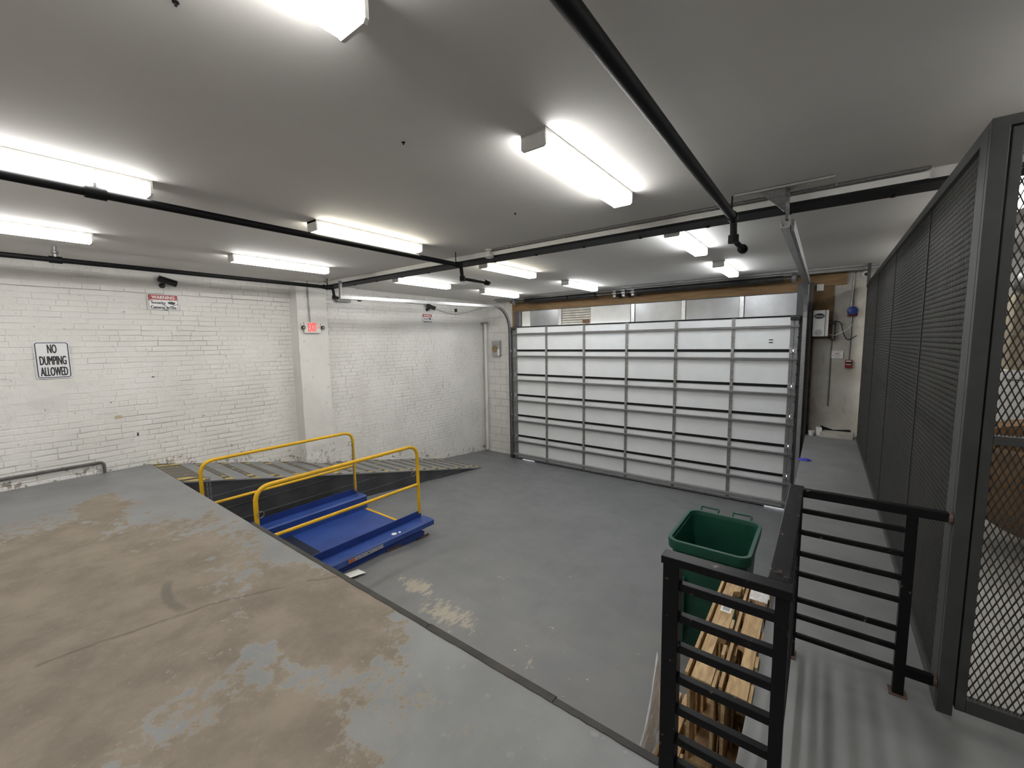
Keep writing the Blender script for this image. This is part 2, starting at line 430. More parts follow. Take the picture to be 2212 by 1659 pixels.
# ================================================================== THE SETTING
YK = 8.62-.49/.085            # where the level part by the dock ends and the fall to the door begins
fb = MB()
def slab(x0, x1, ya, yb):
    fb.add([(x0,ya,fz(ya)),(x1,ya,fz(ya)),(x1,yb,fz(yb)),(x0,yb,fz(yb)),(x0,ya,-.5),(x1,ya,-.5),(x1,yb,-.5),(x0,yb,-.5)],
           [(0,1,2,3),(7,6,5,4),(0,4,5,1),(1,5,6,2),(2,6,7,3),(3,7,4,0)])
for xa, xb in ((-7.75,-5.745), (-4.375,-.10)):          # a shallow recess for the lift deck is left open
    slab(xa, xb, 1.40, YK); slab(xa, xb, YK, 3.70)
slab(-7.75, -.10, 3.70, 10.5); slab(-5.745, -4.375, 1.40, 1.54)
o = fb.build('floor', 'grey_floor_paint', at=(0,0,0))
struct(o, 'sloping grey painted floor of the sunken bay')
o = MB().box(-7.75, 5, -5, YD, -.5, PZ).build('floor_platform', 'worn_platform_paint', at=(0,0,0))
struct(o, 'raised loading platform with worn grey paint and bare tan patches')
o = MB().box(XK, 5, YD, 8.95, -.5, PZ).build('floor_walkway', 'walkway_paint', at=(0,0,0))
struct(o, 'raised grey walkway along the mesh cage')
o = MB().box(.60, 4.98, 2.58, 8.79, PZ, PZ+.006).build('floor_cage', 'inner_floor', at=(0,0,0))
struct(o, 'pale concrete floor inside the mesh cage')
o = MB().box(-7.9, 5.2, -5.2, 8.95, ZC, ZC+.15).build('ceiling', 'ceiling_paint', at=(0,0,0))
struct(o, 'plain off white ceiling')
o = MB().box(-7.9, 5.2, -5.2, -5, 0, ZC).build('wall_back', 'room_wall_paint', at=(0,0,0)); struct(o)
o = MB().box(5, 5.2, -5.2, 8.95, 0, ZC).build('wall_right', 'room_wall_paint', at=(0,0,0)); struct(o)
o = MB().box(-9, 1, 10.4, 10.6, -.6, -.05).build('floor_outside', 'outside_ground', at=(0,0,0)); struct(o)

# ---- left wall: mortar bed (uneven paint-filled joints) with bricks laid on it
BR_H, BR_L = .0735, .215
def mortar(y0, y1, z0, z1, x, extra=lambda y, z: 0.0, step=.021):
    mb = MB(); ny = int((y1-y0)/step)+1; nzz = int((z1-z0)/step)+1; vs = []; fs = []
    for i in range(ny+1):
        y = y0+(y1-y0)*i/ny
        for j in range(nzz+1):
            z = z0+(z1-z0)*j/nzz
            n_ = .012*nz(1.7, y, z, 1.0)+.009*nz(5.1, y, z, 4.0)+.005*nz(9.3, y, z, 13)
            vs.append((x-.0080+.007*nz(2.2, y, z, 1.6)+n_+extra(y, z), y, z))
    for i in range(ny):
        for j in range(nzz):
            a = i*(nzz+1)+j; fs.append((a, a+nzz+1, a+nzz+2, a+1))
    return mb.add(vs, fs)
def brick_mesh(l, h, seed):
    r = random.Random(seed); c = .0045; d = .03
    q = lambda k: r.uniform(-k, k)
    vs = [(-d,-l/2,-h/2),(-d,l/2,-h/2),(-d,l/2,h/2),(-d,-l/2,h/2)]
    vs += [(-.0035+q(.001),sy*l/2+q(.002),sz*h/2+q(.002)) for sy, sz in ((-1,-1),(1,-1),(1,1),(-1,1))]
    vs += [(q(.0014),sy*(l/2-c)+q(.004),sz*(h/2-c*.8)+q(.003)) for sy, sz in ((-1,-1),(1,-1),(1,1),(-1,1))]
    fs = [(8,9,10,11)]+[(a,b,b+4,a+4) for a, b in ((4,5),(5,6),(6,7))]+[(7,4,8,11)]+[(0,1,5,4),(1,2,6,5),(2,3,7,6),(3,0,4,7)]
    return vs, fs
BV = [brick_mesh(BR_L-.0025, BR_H-.0072+.0018*math.sin(i*2.3), i) for i in range(9)]
BM = []
for i, (vs, fs) in enumerate(BV):
    me = bpy.data.meshes.new('brick'); me.from_pydata(vs, [], fs); me.materials.append(MATS['painted_brick']); BM.append(me)
def lay(y0, y1, z0, z1, x, bottom, ledge=None):
    """(x, y, z, variant, length factor, tilt) of every brick in a section"""
    out = []; k = 0; z = z0+BR_H/2
    while z < z1-.02:
        off = (BR_L/2 if k % 2 else 0)+random.uniform(-.02, .02); header = (k % 6 == 5)
        L = BR_L*.5 if header else BR_L
        y = y0-off
        while y < y1-.01:
            l = L*random.choice((.8, .95, 1, 1, 1.05, 1.5, 2.0))*random.uniform(.95, 1.05)
            a, b = max(y, y0), min(y+l, y1)
            if b-a > .04 and z+.05 > bottom((a+b)/2):
                xx = x+random.uniform(-.0025, .0025)+.007*nz(2.2, (a+b)/2, z, 1.6)+(.022 if ledge and z > ledge else 0)
                out.append((xx, (a+b)/2, z+random.uniform(-.004, .004), random.randrange(9), (b-a)/BR_L, random.uniform(-.018, .018)))
            y += l
        z += BR_H; k += 1
    return out
def rampz(y): return PZ if y < YD else max(rz(y), fz(y))
wl = MB().box(-7.9, XW-.03, -5.2, 8.95, -.1, ZC).build('wall_left', 'painted_brick', at=(0,0,0))
struct(wl, 'white painted brick wall along the ramp')
mortar(-.9, 3.62, .5, ZC, XW, lambda y, z: .022 if z > 3.81 else 0).build('mortar_bed', 'painted_mortar', wl, smooth=True)
mortar(4.08, 4.84, .4, ZC, -7.5).build('mortar_bed', 'painted_mortar', wl, smooth=True)
mortar(4.80, 8.82, -.05, ZC, XW).build('mortar_bed', 'painted_mortar', wl, smooth=True)
MB().box(-7.7, XW-.02, -5.0, -.9, PZ, ZC).build('plain_wall', 'painted_brick', wl)
MB().box(-7.7, -7.52, 4.10, 4.836, .3, ZC).build('pier_core', 'painted_brick', wl)
bricks = lay(-.9, 3.60, .55, ZC, XW, rampz, 3.80)+lay(4.10, 4.836, .5, ZC, -7.5, rampz)+lay(4.86, 8.80, .0, ZC, XW, rampz)
# the 300 that show largest (nearest, and in view) are objects of their own, the others one field
def seen_size(b):
    x, y, z = b[0], b[1], b[2]
    if y < .15 or y > 8.7: return 0
    d2 = x*x+y*y+(z-CAMZ)**2
    return b[4]*abs(x)/d2**1.5
order = sorted(range(len(bricks)), key=lambda i: -seen_size(bricks[i])); single = set(order[:300])
field = MB()
for i, (x, y, z, k, lf, tl) in enumerate(bricks):
    if i in single:
        ob = bpy.data.objects.new('brick', BM[k]); COL.objects.link(ob); ob.parent = wl
        ob.location = (x, y, z); ob.scale = (1, lf, 1); ob.rotation_euler = (tl, random.uniform(-.01, .01), random.uniform(-.012, .012))
    else:
        vs, fs = BV[k]; ct, st = math.cos(tl), math.sin(tl)
        field.add([(x+a, y+(b*lf*ct-c*st), z+(b*lf*st+c*ct)) for a, b, c in vs], fs)
fo = field.build('brick_field', 'painted_brick', wl); fo['kind'] = 'stuff'
for y, z, h, w_, m in ((1.215,2.105,.045,.075,'tan_chip'), (1.395,1.835,.05,.018,'dark_chip'), (1.16,2.31,.010,.014,'dark_chip'), (1.62,2.62,.012,.03,'dark_chip')):
    MB().prism([(y-w_/2,z-h/2),(y+w_/2,z-h*.45),(y+w_*.45,z+h/2),(y-w_*.4,z+h*.42)], 'x', XW-.004, XW+.006).build('chip', m, wl)
# plastered column
def rough_box(x0, x1, y0, y1, z0, z1, amp, step=.03):
    bm = bmesh.new(); bmesh.ops.create_cube(bm, size=1)
    for v in bm.verts: v.co = Vector(((x0+x1)/2+v.co.x*(x1-x0), (y0+y1)/2+v.co.y*(y1-y0), (z0+z1)/2+v.co.z*(z1-z0)))
    for ax, ln in ((2, z1-z0), (1, y1-y0), (0, x1-x0)):
        n = int(ln/step)
        lo = (x0, y0, z0)[ax]
        for k in range(1, n):
            co = Vector((0,0,0)); co[ax] = lo+ln*k/n; no = Vector((0,0,0)); no[ax] = 1
            bmesh.ops.bisect_plane(bm, geom=list(bm.verts)+list(bm.edges)+list(bm.faces), plane_co=co, plane_no=no)
    for v in bm.verts:
        a = amp(v.co); p = v.co
        v.co = p+Vector((noise.noise(p*6), noise.noise(p*6+Vector((7,0,0))), 0))*a+Vector((noise.noise(p*19), noise.noise(p*19+Vector((7,0,0))), 0))*a*.7
    return MB().frombm(bm)
pil = rough_box(-7.75, -7.33, 3.575, 4.115, .35, ZC, lambda p: .006+.022*max(0, min(1, (1.35-p.z)/.45)), .045).build('column', 'painted_plaster', wl, smooth=True)

# ---- front wall (with the door): block return at the left, bare concrete at the right
wf = MB().box(-7.9, -6.50, YF+.02, 9.0, -.2, ZC).build('wall_front', 'block_paint', at=(0,0,0))
struct(wf, 'painted block return beside the garage door')
k = 0; z = -.1
while z < ZC-.02:
    x = XW-.02-(.2 if k % 2 else 0)
    while x < -6.50:
        a, b = max(x, XW-.02), min(x+.395, -6.50); h = min(z+.195, ZC)
        if b-a > .05: MB().cbox(a+.0003, b-.0003, YF+random.uniform(-.0006,.0006), YF+.05, z+.0003, h-.0003, .0012).build('block', 'block_paint', wf)
        x += .40
    z += .20; k += 1
wr = MB()
wr.box(-.33, .62, YF, 9.0, -.2, ZC).build('wall_front_concrete', 'bare_concrete', at=(0,0,0))
wr_ = bpy.data.objects['wall_front_concrete']; struct(wr_, 'bare stained concrete wall at the end of the walkway')
struct(MB().box(.62, 5.0, YF, 9.0, 0, ZC).build('wall_front_cage', 'white_wall_paint', at=(0,0,0)), 'white wall at the far end inside the cage')
struct(MB().box(-6.6, -.30, 8.72, 8.95, 4.03, ZC).build('trim_1', 'header_wood', at=(0,0,0)))
hd = struct(MB().box(-6.52, -.33, 8.70, 8.80, 3.80, 4.05).build('trim_2', 'header_wood', at=(0,0,0)), 'brown timber header over the garage door')
MB().box(-6.52, -6.27, 8.70, 8.79, 3.40, 3.80).build('side_board', 'header_wood', hd)
MB().box(-.33, .235, 8.765, 8.80, 3.895, 4.10).build('end_board', 'header_wood', hd)
struct(MB().box(-.30, .08, 8.775, 8.80, 3.02, 3.90).build('trim_3', 'brown_board', at=(0,0,0)), 'dark brown board behind the door opener')
struct(MB().box(-6.9, .60, 8.52, 8.60, 4.075, ZC).box(-6.9, .60, 8.44, 8.53, 4.115, ZC).build('trim_4', 'trim_grey', at=(0,0,0)), 'grey metal ceiling trim above the garage door')
jm = struct(MB().box(-.265, -.205, 8.62, 8.72, 1.38, 3.94).box(-.265, -.255, 8.50, 8.62, 1.38, 3.94).build('trim_5', 'dull_steel', at=(0,0,0)), 'grey steel door jamb at the walkway')
MB().box(-.205, -.17, 8.74, 8.80, 1.40, 3.05).build('rust_strip', 'rust_brown', jm)
struct(MB().box(-.42, -.20, 8.60, 8.81, -.2, 3.95).build('trim_6', 'dock_face_paint', at=(0,0,0)))
struct(MB().box(-6.56, -6.33, 8.60, 8.82, -.2, 3.42).build('trim_7', 'dock_face_paint', at=(0,0,0)))

# ---- beam across the ceiling
bmn = struct(MB().box(-7.6, 4.99, 3.99, 4.17, 4.07, ZC).build('ceiling_beam', 'ceiling_paint', at=(0,0,0)), 'dark steel beam crossing the ceiling')
MB().box(-7.55, 4.98, 3.972, 4.215, 4.052, 4.074).build('bottom_flange', 'beam_black', bmn)
MB().box(-7.55, .50, 3.962, 3.99, 4.076, 4.122).build('white_fascia', 'board_white', bmn)
for i in range(13):
    MB().lathe((-7.1+i*.62, 4.17, 4.052), (0,0,-1), [(.016,0),(.016,.012),(.004,.014)], 8).build('bolt', 'pipe_black', bmn)
for yy, r_ in ((3.950,.007), (3.930,.006)): MB().tube([(-3.3,yy,4.136),(.50,yy,4.136)], r_, 8).build('conduit', 'dull_steel', bmn)
for i in range(5): MB().cbox(-3.0+i*.75, -2.985+i*.75, 3.92, 3.965, 4.126, ZC, .002).build('conduit_clip', 'dull_steel', bmn)

# ---- ramp down the left wall
XR = -6.26
def ramp_poly(y1, dz=0.0): return [(YD, 1.386-dz), (y1, rz(y1)-dz)]
YE = 7.62
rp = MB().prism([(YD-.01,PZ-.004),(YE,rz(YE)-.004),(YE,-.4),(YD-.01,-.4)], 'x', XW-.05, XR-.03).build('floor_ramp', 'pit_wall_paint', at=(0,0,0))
struct(rp, 'grey ramp running down beside the brick wall')
MB().prism([(YD-.01,PZ),(YE,rz(YE)),(YE+.12,fz(YE+.12)-.01),(YE,rz(YE)-.02),(YD-.01,PZ-.016)], 'x', XW-.02, XR).build('ramp_slab', 'ramp_paint', rp)
# horizontal boards of the ramp's side
zb = [1.30, 1.10, .895, .69, .49, .28, .08]
for i in range(len(zb)-1):
    zt, zl = zb[i]-.006, zb[i+1]+.006
    ycut = lambda z: YD+(1.386-.055-z)/.223
    poly = [(YD, zl), (min(ycut(zl), YE), zl), (min(max(ycut(zt), YD+.01), YE), zt), (YD, zt)]
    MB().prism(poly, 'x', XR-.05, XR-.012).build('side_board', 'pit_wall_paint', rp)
    MB().box(XR-.04, XR-.009, YD, min(ycut(zl), YE)-.02, zl-.012, zl-.004).build('board_joint', 'plank_edge_paint', rp)
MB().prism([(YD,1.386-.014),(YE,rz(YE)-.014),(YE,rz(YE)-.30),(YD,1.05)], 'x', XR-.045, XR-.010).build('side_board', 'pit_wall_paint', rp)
def grip(y, w_):
    x0, x1 = XW+.03, XR-.02
    return MB().add([(x0,y,rz(y)+.003),(x1,y,rz(y)+.003),(x1,y+w_,rz(y+w_)+.003),(x0,y+w_,rz(y+w_)+.003),
                     (x0,y,rz(y)-.004),(x1,y,rz(y)-.004),(x1,y+w_,rz(y+w_)-.004),(x0,y+w_,rz(y+w_)-.004)],
                    [(0,1,2,3),(0,4,5,1),(1,5,6,2),(2,6,7,3),(3,7,4,0)]).build('grip_strip', 'hazard_tape', rp)
grip(YD+.01, .30)
for i in range(18): grip(1.98+i*.312, .095)

# ---- dock edge strip: dark worn nosing in lengths
ds = thing('dock_edge_strip', 'dark worn edge strip along the lip of the loading platform', 'edge strip', (-2.3, YD, PZ))
xs = [-4.22, -2.92, -1.78, -.92, -.44]
for i in range(4):
    mb = MB(); n = 14; a, b = xs[i]+.002, xs[i+1]-.002; top = []; dy = (0, .004, .010, .002)[i]
    vs = []; fs = []
    for j in range(n+1):
        x = a+(b-a)*j/n; w0 = YD-.004+.008*nz(x, 3, i, 5)+.005*nz(x, 9, i, 21)
        for yy, zz in ((w0, PZ+.004), (YD+.028+dy, PZ+.004), (YD+.033+dy, PZ-.005), (YD+.033+dy, PZ-.09), (YD+.002, PZ-.09), (w0, PZ-.012)): vs.append((x, yy, zz))
    for j in range(n):
        for q in range(6): fs.append((j*6+q, j*6+(q+1)%6, (j+1)*6+(q+1)%6, (j+1)*6+q))
    fs += [tuple(range(6))[::-1], tuple(range(n*6, n*6+6))]
    mb.add(vs, fs).build('strip_length', 'rubber_strip', ds)

# ================================================================== GARAGE DOOR
dr = bpy.data.objects.new('door_1', None); COL.objects.link(dr); dr.location = (-3.4, 8.55, 0); ORG[dr.name] = Vector((-3.4, 8.55, 0))
struct(dr, 'closed white sectional garage door with grey steel stiles and struts')
XL, XRR = -6.38, -.37
zj = [3.415, 2.822, 2.210, 1.686, 1.159, .624, .035]
stx = [-5.376, -4.37, -3.368, -2.358, -1.352]
for i in range(6):
    zt, zl = zj[i], zj[i+1]
    sec = MB().cbox(XL, XRR, 8.535, 8.58, zl+.018, zt-.018, .004).build('section_panel', 'door_white', dr)
    for x in stx:
        MB().box(x-.046, x+.046, 8.530, 8.536, zl+.019, zt-.019).build('fold', 'door_fold_white', sec)
        MB().box(x-.028, x+.028, 8.518, 8.531, zl+.012, zt-.012).build('stile', 'dull_steel', sec)
    MB().box(XL, XL+.125, 8.516, 8.536, zl+.01, zt-.01).build('end_stile', 'dull_steel', sec)
    MB().box(XRR-.115, XRR-.065, 8.516, 8.536, zl+.01, zt-.01).build('end_stile', 'dull_steel', sec)
    MB().box(XRR-.055, XRR, 8.516, 8.536, zl+.01, zt-.01).build('end_stile', 'dull_steel', sec)
    rv = MB()
    for x in stx:
        for k in (.30, .55, .80): rv.lathe((x+.012,8.518,zt+(zl-zt)*k), (0,-1,0), [(.008,0),(.006,.003)], 6)
    rv = rv.build('rivets', 'paper_white', sec); rv['kind'] = 'stuff'
    zs = zt-(.18 if i == 0 else .145)
    MB().prism([(8.536,zs+.020),(8.468,zs+.016),(8.468,zs+.006),(8.500,zs+.009),(8.500,zs-.009),(8.468,zs-.006),(8.468,zs-.016),(8.536,zs-.020)], 'x', XL+.01, XRR+.01).build('strut', 'strut_steel', sec)
    if i:
        MB().box(XL+.12, XRR-.11, 8.524, 8.545, zt-.024, zt+.024).build('joint_gasket', 'gasket_and_hole_black', dr)
        for x in stx+[XL+.06, XRR-.09, XRR-.03]:
            MB().cbox(x-.025, x+.025, 8.500, 8.520, zt-.05, zt+.05, .004).build('hinge', 'galvanised_steel', dr)
MB().box(XL, XRR, 8.52, 8.585, zj[0]-.02, zj[0]+.004).build('top_edge', 'gasket_and_hole_black', dr)
MB().prism([(8.536,.16),(8.47,.155),(8.47,.115),(8.536,.11)], 'x', XL, XRR).build('strut', 'galvanised_steel', dr)
MB().box(XL-.02, XRR+.02, 8.515, 8.585, .028, .055).build('bottom_rail', 'dull_steel', dr)
MB().box(-5.75, -.75, 8.53, 8.575, .0, .03).build('bottom_seal', 'gasket_and_hole_black', dr)
MB().box(XL-.03, -6.15, 8.53, 8.575, .0, .03).build('bottom_seal', 'gasket_and_hole_black', dr)
for zt in zj[1:6]+[3.30]:
    for s, x in ((-1, XL-.01), (1, XRR+.01)):
        MB().tube([(x,8.50,zt),(x+s*.07,8.50,zt)], .009, 8).lathe((x+s*.05,8.50,zt), (s,0,0), [(.024,0),(.024,.022)], 12).build('roller', 'dark_plastic', dr)
for z in [3.05, 2.6, 2.42, 1.95, 1.45, .95, .4]:
    MB().tube([(XRR-.01,8.507,z),(XRR+.03,8.507,z)], .012, 6).build('bolt', 'dark_plastic', dr)
MB().cbox(XRR-.12, XRR+.02, 8.47, 8.52, 3.335, 3.395, .006).build('top_bracket', 'dark_plastic', dr)
MB().cbox(XL-.02, XL+.10, 8.47, 8.52, 3.335, 3.385, .006).build('top_bracket', 'dark_plastic', dr)
MB().box(-.79, -.73, 8.531, 8.536, 3.00, 3.015).box(-.79, -.73, 8.531, 8.536, 2.955, 2.97).build('panel_mark', 'gasket_and_hole_black', dr)
MB().cbox(XL-.07, XL+.0, 8.47, 8.53, .02, .10, .006).build('bottom_bracket', 'dark_plastic', dr)

# ---- transom panels over the door
tr = bpy.data.objects.new('window_1', None); COL.objects.link(tr); tr.location = (-3.3, 8.66, 3.42); ORG[tr.name] = Vector((-3.3, 8.66, 3.42))
struct(tr, 'row of mixed metal and board panels closing the gap above the garage door')
def trn(name, x0, x1, m, y=8.655, z0=3.40, z1=3.80): return MB().cbox(x0, x1, y, y+.03, z0, z1, .003).build(name, m, tr)
MB().box(-6.45, -.34, 8.69, 8.72, 3.38, 3.82).build('backing', 'dock_face_paint', tr)
trn('stile', -6.27, -6.20, 'dull_steel', 8.64); trn('board', -6.18, -5.93, 'board_white'); trn('panel', -5.925, -5.12, 'panel_metal')
trn('stile', -5.11, -5.035, 'board_white', 8.64); trn('board', -4.275, -3.345, 'board_white'); trn('stile', -3.325, -3.25, 'bright_steel', 8.635)
trn('panel', -3.24, -2.30, 'panel_metal'); trn('stile', -2.295, -2.228, 'bright_steel', 8.635); trn('panel', -2.22, -1.29, 'panel_metal')
trn('stile', -1.285, -1.215, 'bright_steel', 8.635); trn('panel', -1.205, -.40, 'panel_metal'); trn('stile', -.40, -.34, 'dull_steel', 8.635)
for i in range(7):
    z = 3.42+i*.055
    MB().prism([(8.655,z),(8.690,z+.018),(8.690,z+.052),(8.666,z+.040)], 'x', -5.02, -4.285).build('slat', 'louvre_metal', tr)
MB().cbox(-4.47, -4.30, 8.635, 8.655, 3.44, 3.53, .01).build('rust_patch', 'rust_brown', tr)

# ---- torsion springs and shaft under the ceiling trim
ts = thing('torsion_spring_shaft', 'black torsion springs on a steel shaft over the garage door', 'door spring', (-3.4, 8.46, 4.0))
MB().tube([(-6.35,8.46,4.03),(-.42,8.46,4.03)], .013, 8).build('shaft', 'dull_steel', ts)
def spring(x0, x1, r):
    prof = []; n = int((x1-x0)/.02)
    for i in range(n):
        prof += [(r, i*.02), (r+.004, i*.02+.005), (r+.004, i*.02+.012), (r, i*.02+.018)]
    return MB().lathe((x0,8.46,4.03), (1,0,0), prof, 14).build('spring', 'spring_black', ts, smooth=True)
spring(-5.95, -4.75, .048); spring(-4.72, -4.05, .052); spring(-3.18, -.62, .050)
for x in (-3.62, -3.42, -3.22):
    MB().cbox(x-.03, x+.03, 8.44, 8.70, 3.95, 4.09, .006).lathe((x,8.46,4.03), (1,0,0), [(.045,-.04),(.045,.04)], 14).build('bearing_bracket', 'dull_steel', ts)
MB().lathe((-6.3,8.46,4.03), (1,0,0), [(.06,0),(.075,.01),(.075,.06),(.06,.07)], 18).build('cable_drum', 'dull_steel', ts)
MB().lathe((-.50,8.46,4.03), (1,0,0), [(.06,0),(.075,.01),(.075,.06),(.06,.07)], 18).build('cable_drum', 'dull_steel', ts)

# ---- door tracks
CH = [(-.028,-.028),(.028,-.028),(.028,.028),(.018,.028),(.018,-.020),(-.018,-.020),(-.018,.028),(-.028,.028)]
def track(x, za, zb_, label, y0, side):
    t = thing('door_track', label, 'door track', (x, 8.45, .1), 'curved door tracks')
    r = .55; pts = [(x,y0,za),(x,8.47-r,zb_)]
    for k in range(1, 9):
        g = math.pi/2*k/8; pts.append((x, 8.47-r+r*math.sin(g), zb_-r+r*math.cos(g)))
    pts.append((x, 8.49, .03 if x < -3 else .06))
    MB().sweep(pts, CH, (side,0,0)).build('rail', 'galvanised_steel', t, smooth=False)
    MB().box(x-.012, x-.004, 8.52, 8.60, .05, 3.35).build('wall_angle', 'dull_steel', t)
    return t
tL = track(-6.44, 3.815, 3.90, 'curved galvanised door track beside the white block wall', 3.85, 1)
tR = track(-.29, 3.90, 3.91, 'curved galvanised door track beside the walkway end wall', 3.86, -1)
MB().box(-6.47, -6.43, 3.86, 3.90, 3.80, 4.08).build('hanger', 'dull_steel', tL)
MB().box(-.285, -.265, 3.80, 3.86, 3.92, 4.145).build('hanger', 'dull_steel', tR)
MB().add([(-.46,3.72,4.143),(-.30,3.72,4.143),(-.26,3.84,3.99),(-.30,3.84,3.99),(-.46,3.74,4.143),(-.30,3.74,4.143),(-.26,3.86,3.99),(-.30,3.86,3.99)],
         [(0,1,2,3),(7,6,5,4),(0,4,5,1),(1,5,6,2),(2,6,7,3),(3,7,4,0)]).build('hanger', 'dull_steel', tR)
MB().box(-.62, .0, 3.70, 3.715, 4.125, 4.14).build('hanger_angle', 'trim_grey', tR)
MB().box(-.255, -.235, 3.95, 8.0, 3.86, 3.95).build('stiffener', 'dull_steel', tR)

# ================================================================== CEILING LIGHTS
def make_light():
    L, W_ = 1.225, .145
    t = thing('ceiling_light', '', 'light', (0,0,0), 'fluorescent ceiling lights')
    MB().prism([(-W_/2-.006,0),(-W_/2-.006,-.018),(W_/2+.006,-.018),(W_/2+.006,0)], 'y', 0, L).build('housing', 'fixture_white', t)
    MB().prism([(-W_/2,-.018),(-W_/2,-.076),(-W_/2+.010,-.088),(W_/2-.010,-.088),(W_/2,-.076),(W_/2,-.018)], 'y', .014, L-.014).build('lens', 'lens_neutral', t)
    for y in (0, L-.014):
        MB().prism([(-W_/2-.004,-.001),(-W_/2-.004,-.080),(-W_/2+.008,-.092),(W_/2-.008,-.092),(W_/2+.004,-.080),(W_/2+.004,-.001)], 'y', y, y+.014).build('end_cap', 'fixture_white', t)
    return t
L0 = make_light()
LS = [(-1.29,-.345,'n','ceiling light cut off by the top edge of the picture'),
      (-1.29,1.925,'n','largest whole ceiling light, left of the long bare sprinkler pipe'),
      (-3.735,-.345,'n','ceiling light crossed by a pipe clamp at the left edge'),
      (-3.735,2.00,'w','warm ceiling light just above the middle sprinkler pipe'),
      (-5.80,-.345,'n','ceiling light over the no dumping sign at the left edge'),
      (-5.80,2.07,'n','ceiling light nearest the left security camera'),
      (-1.275,4.36,'c','ceiling light just beyond the beam, nearest the right sprinkler drop'),
      (-1.275,6.62,'c','ceiling light nearest the right end of the door header'),
      (-3.83,4.45,'w','yellowish ceiling light beyond the beam, beside the middle sprinkler drop'),
      (-5.78,4.47,'n','ceiling light beyond the beam, above the exit sign column'),
      (-3.86,6.77,'c','ceiling light over the middle of the garage door'),
      (-5.80,6.69,'n','ceiling light nearest the far corner of the brick wall'),
      # unseen fixtures added for illumination behind the photographer, then the column toward the cage
      (-1.29,-2.65,'n','unseen ceiling light added behind the photographer, right of three'),
      (-3.735,-2.65,'n','unseen ceiling light added behind the photographer, middle of three'),
      (-5.80,-2.65,'n','unseen ceiling light added behind the photographer, nearest the brick wall'),
      (1.16,-.345,'n','ceiling light over the platform beside the photographer'),
      (1.16,1.93,'n','ceiling light just outside the cage gate'),
      (1.16,4.36,'n','ceiling light seen through the top of the cage gate'),
      (1.16,6.62,'n','second ceiling light deep inside the mesh cage')]
for i, (x, y, c, lab) in enumerate(LS):
    t = L0 if i == 0 else copy_tree(L0)
    t.location = (x, y, ZC); t['label'] = lab
    if c != 'n':
        for ch in t.children:
            if ch.name.startswith('lens'):
                ch.data = ch.data.copy(); ch.data.materials[0] = MATS['lens_warm' if c == 'w' else 'lens_cool']

# ================================================================== SPRINKLER PIPES
def pipe(x, y0, yb, r, label, zp=4.0, clamps=()):
    t = thing('sprinkler_pipe', label, 'pipe', (x, y0, zp), 'black sprinkler pipes')
    MB().tube([(x,y0,zp),(x,yb,zp)], r, 12).build('run', 'pipe_black', t, smooth=True)
    MB().tube(fillet([(x,yb-.02,zp),(x,yb+.03,zp-.01),(x,yb+.05,zp-.155)], .03), r*.85, 10).build('drop', 'pipe_black', t, smooth=True)
    MB().tube(fillet([(x,yb+.045,zp-.12),(x,yb+.05,zp-.162),(x,yb+.54,zp-.160)], .04), r*.72, 10).build('arm', 'pipe_black', t, smooth=True)
    for a, b in (((x,yb+.03,zp),(x,yb-.05,zp)), ((x,yb+.05,zp-.13),(x,yb+.05,zp-.19)), ((x,yb+.50,zp-.16),(x,yb+.55,zp-.16))):
        MB().tube([a, b], r*1.3, 12).build('fitting', 'pipe_black', t, smooth=True)
    MB().lathe((x,yb+.55,zp-.16), (0,1,0), [(.012,0),(.012,.03),(.022,.032),(.022,.036)], 10).build('sprinkler_head', 'dull_steel', t)
    for y in clamps:
        MB().tube([(x,y-.05,zp),(x,y+.05,zp)], r*1.35, 12).build('clamp', 'pipe_black', t, smooth=True)
        MB().lathe((x,y,zp), (0,0,1), [(.022,0),(.022,.06),(.03,.075),(.03,.09),(.018,.10),(.018,.145)], 10).build('hanger', 'dull_steel', t)
    MB().tube([(x,yb-.06,zp),(x,yb-.06,ZC)], .006, 6).build('hanger_rod', 'pipe_black', t)
    return t
pipe(-.637, -4.9, 3.80, .031, 'black sprinkler pipe running from the top edge to the beam', 4.0)
pipe(-3.692, -4.9, 3.84, .028, 'black sprinkler pipe under the row of lights with a clamp', 4.0, (.60,))
pipe(-6.75, -4.9, 3.89, .028, 'black sprinkler pipe along the top of the brick wall', 4.0, (.72, 3.80))

o = MB().lathe((-3.28,3.93,4.145), (0,0,-1), [(.045,0),(.045,.012),(.022,.014),(.022,.058),(.055,.06),(.058,.09),(.03,.102)], 20).build('smoke_detector', 'fixture_white', smooth=True)
tag(o, 'small white smoke detector hanging beside the middle sprinkler drop', 'detector')

# ================================================================== CAGE
cg = thing('mesh_cage', 'tall dark grey cage wall of expanded metal beside the walkway', 'cage', (.49, 5.6, PZ))
XC, YC, ZT = .47, 2.455, 3.861
MB().cbox(XC, .520, YC, YC+.05, PZ, ZT, .003).box(XC-.001, XC+.04, YC+.03, YC+.14, PZ, ZT-.03).build('corner_post', 'cage_grey', cg)
MB().cbox(XC, XC+.045, YC+.05, 8.60, ZT-.055, ZT, .003).build('top_rail', 'cage_grey', cg)
MB().cbox(XC, XC+.045, YC+.05, 8.60, PZ, PZ+.05, .003).build('bottom_rail', 'cage_grey', cg)
MB().cbox(XC+.022, XC+.045, YC+.05, 8.60, 2.580, 2.622, .003).build('middle_rail', 'cage_grey', cg)
MB().cbox(.515, 1.60, YC, YC+.05, 3.822, ZT, .003).build('gate_header', 'cage_grey', cg)
MB().cbox(1.555, 1.61, YC, YC+.05, PZ, ZT, .003).build('gate_post', 'cage_grey', cg)
ys = [YC+.13, 3.66, 5.22, 6.80, 8.57]
for y in ys[1:]: MB().box(XC+.008, XC+.03, y-.006, y+.006, PZ, ZT).build('panel_post', 'cage_grey', cg)
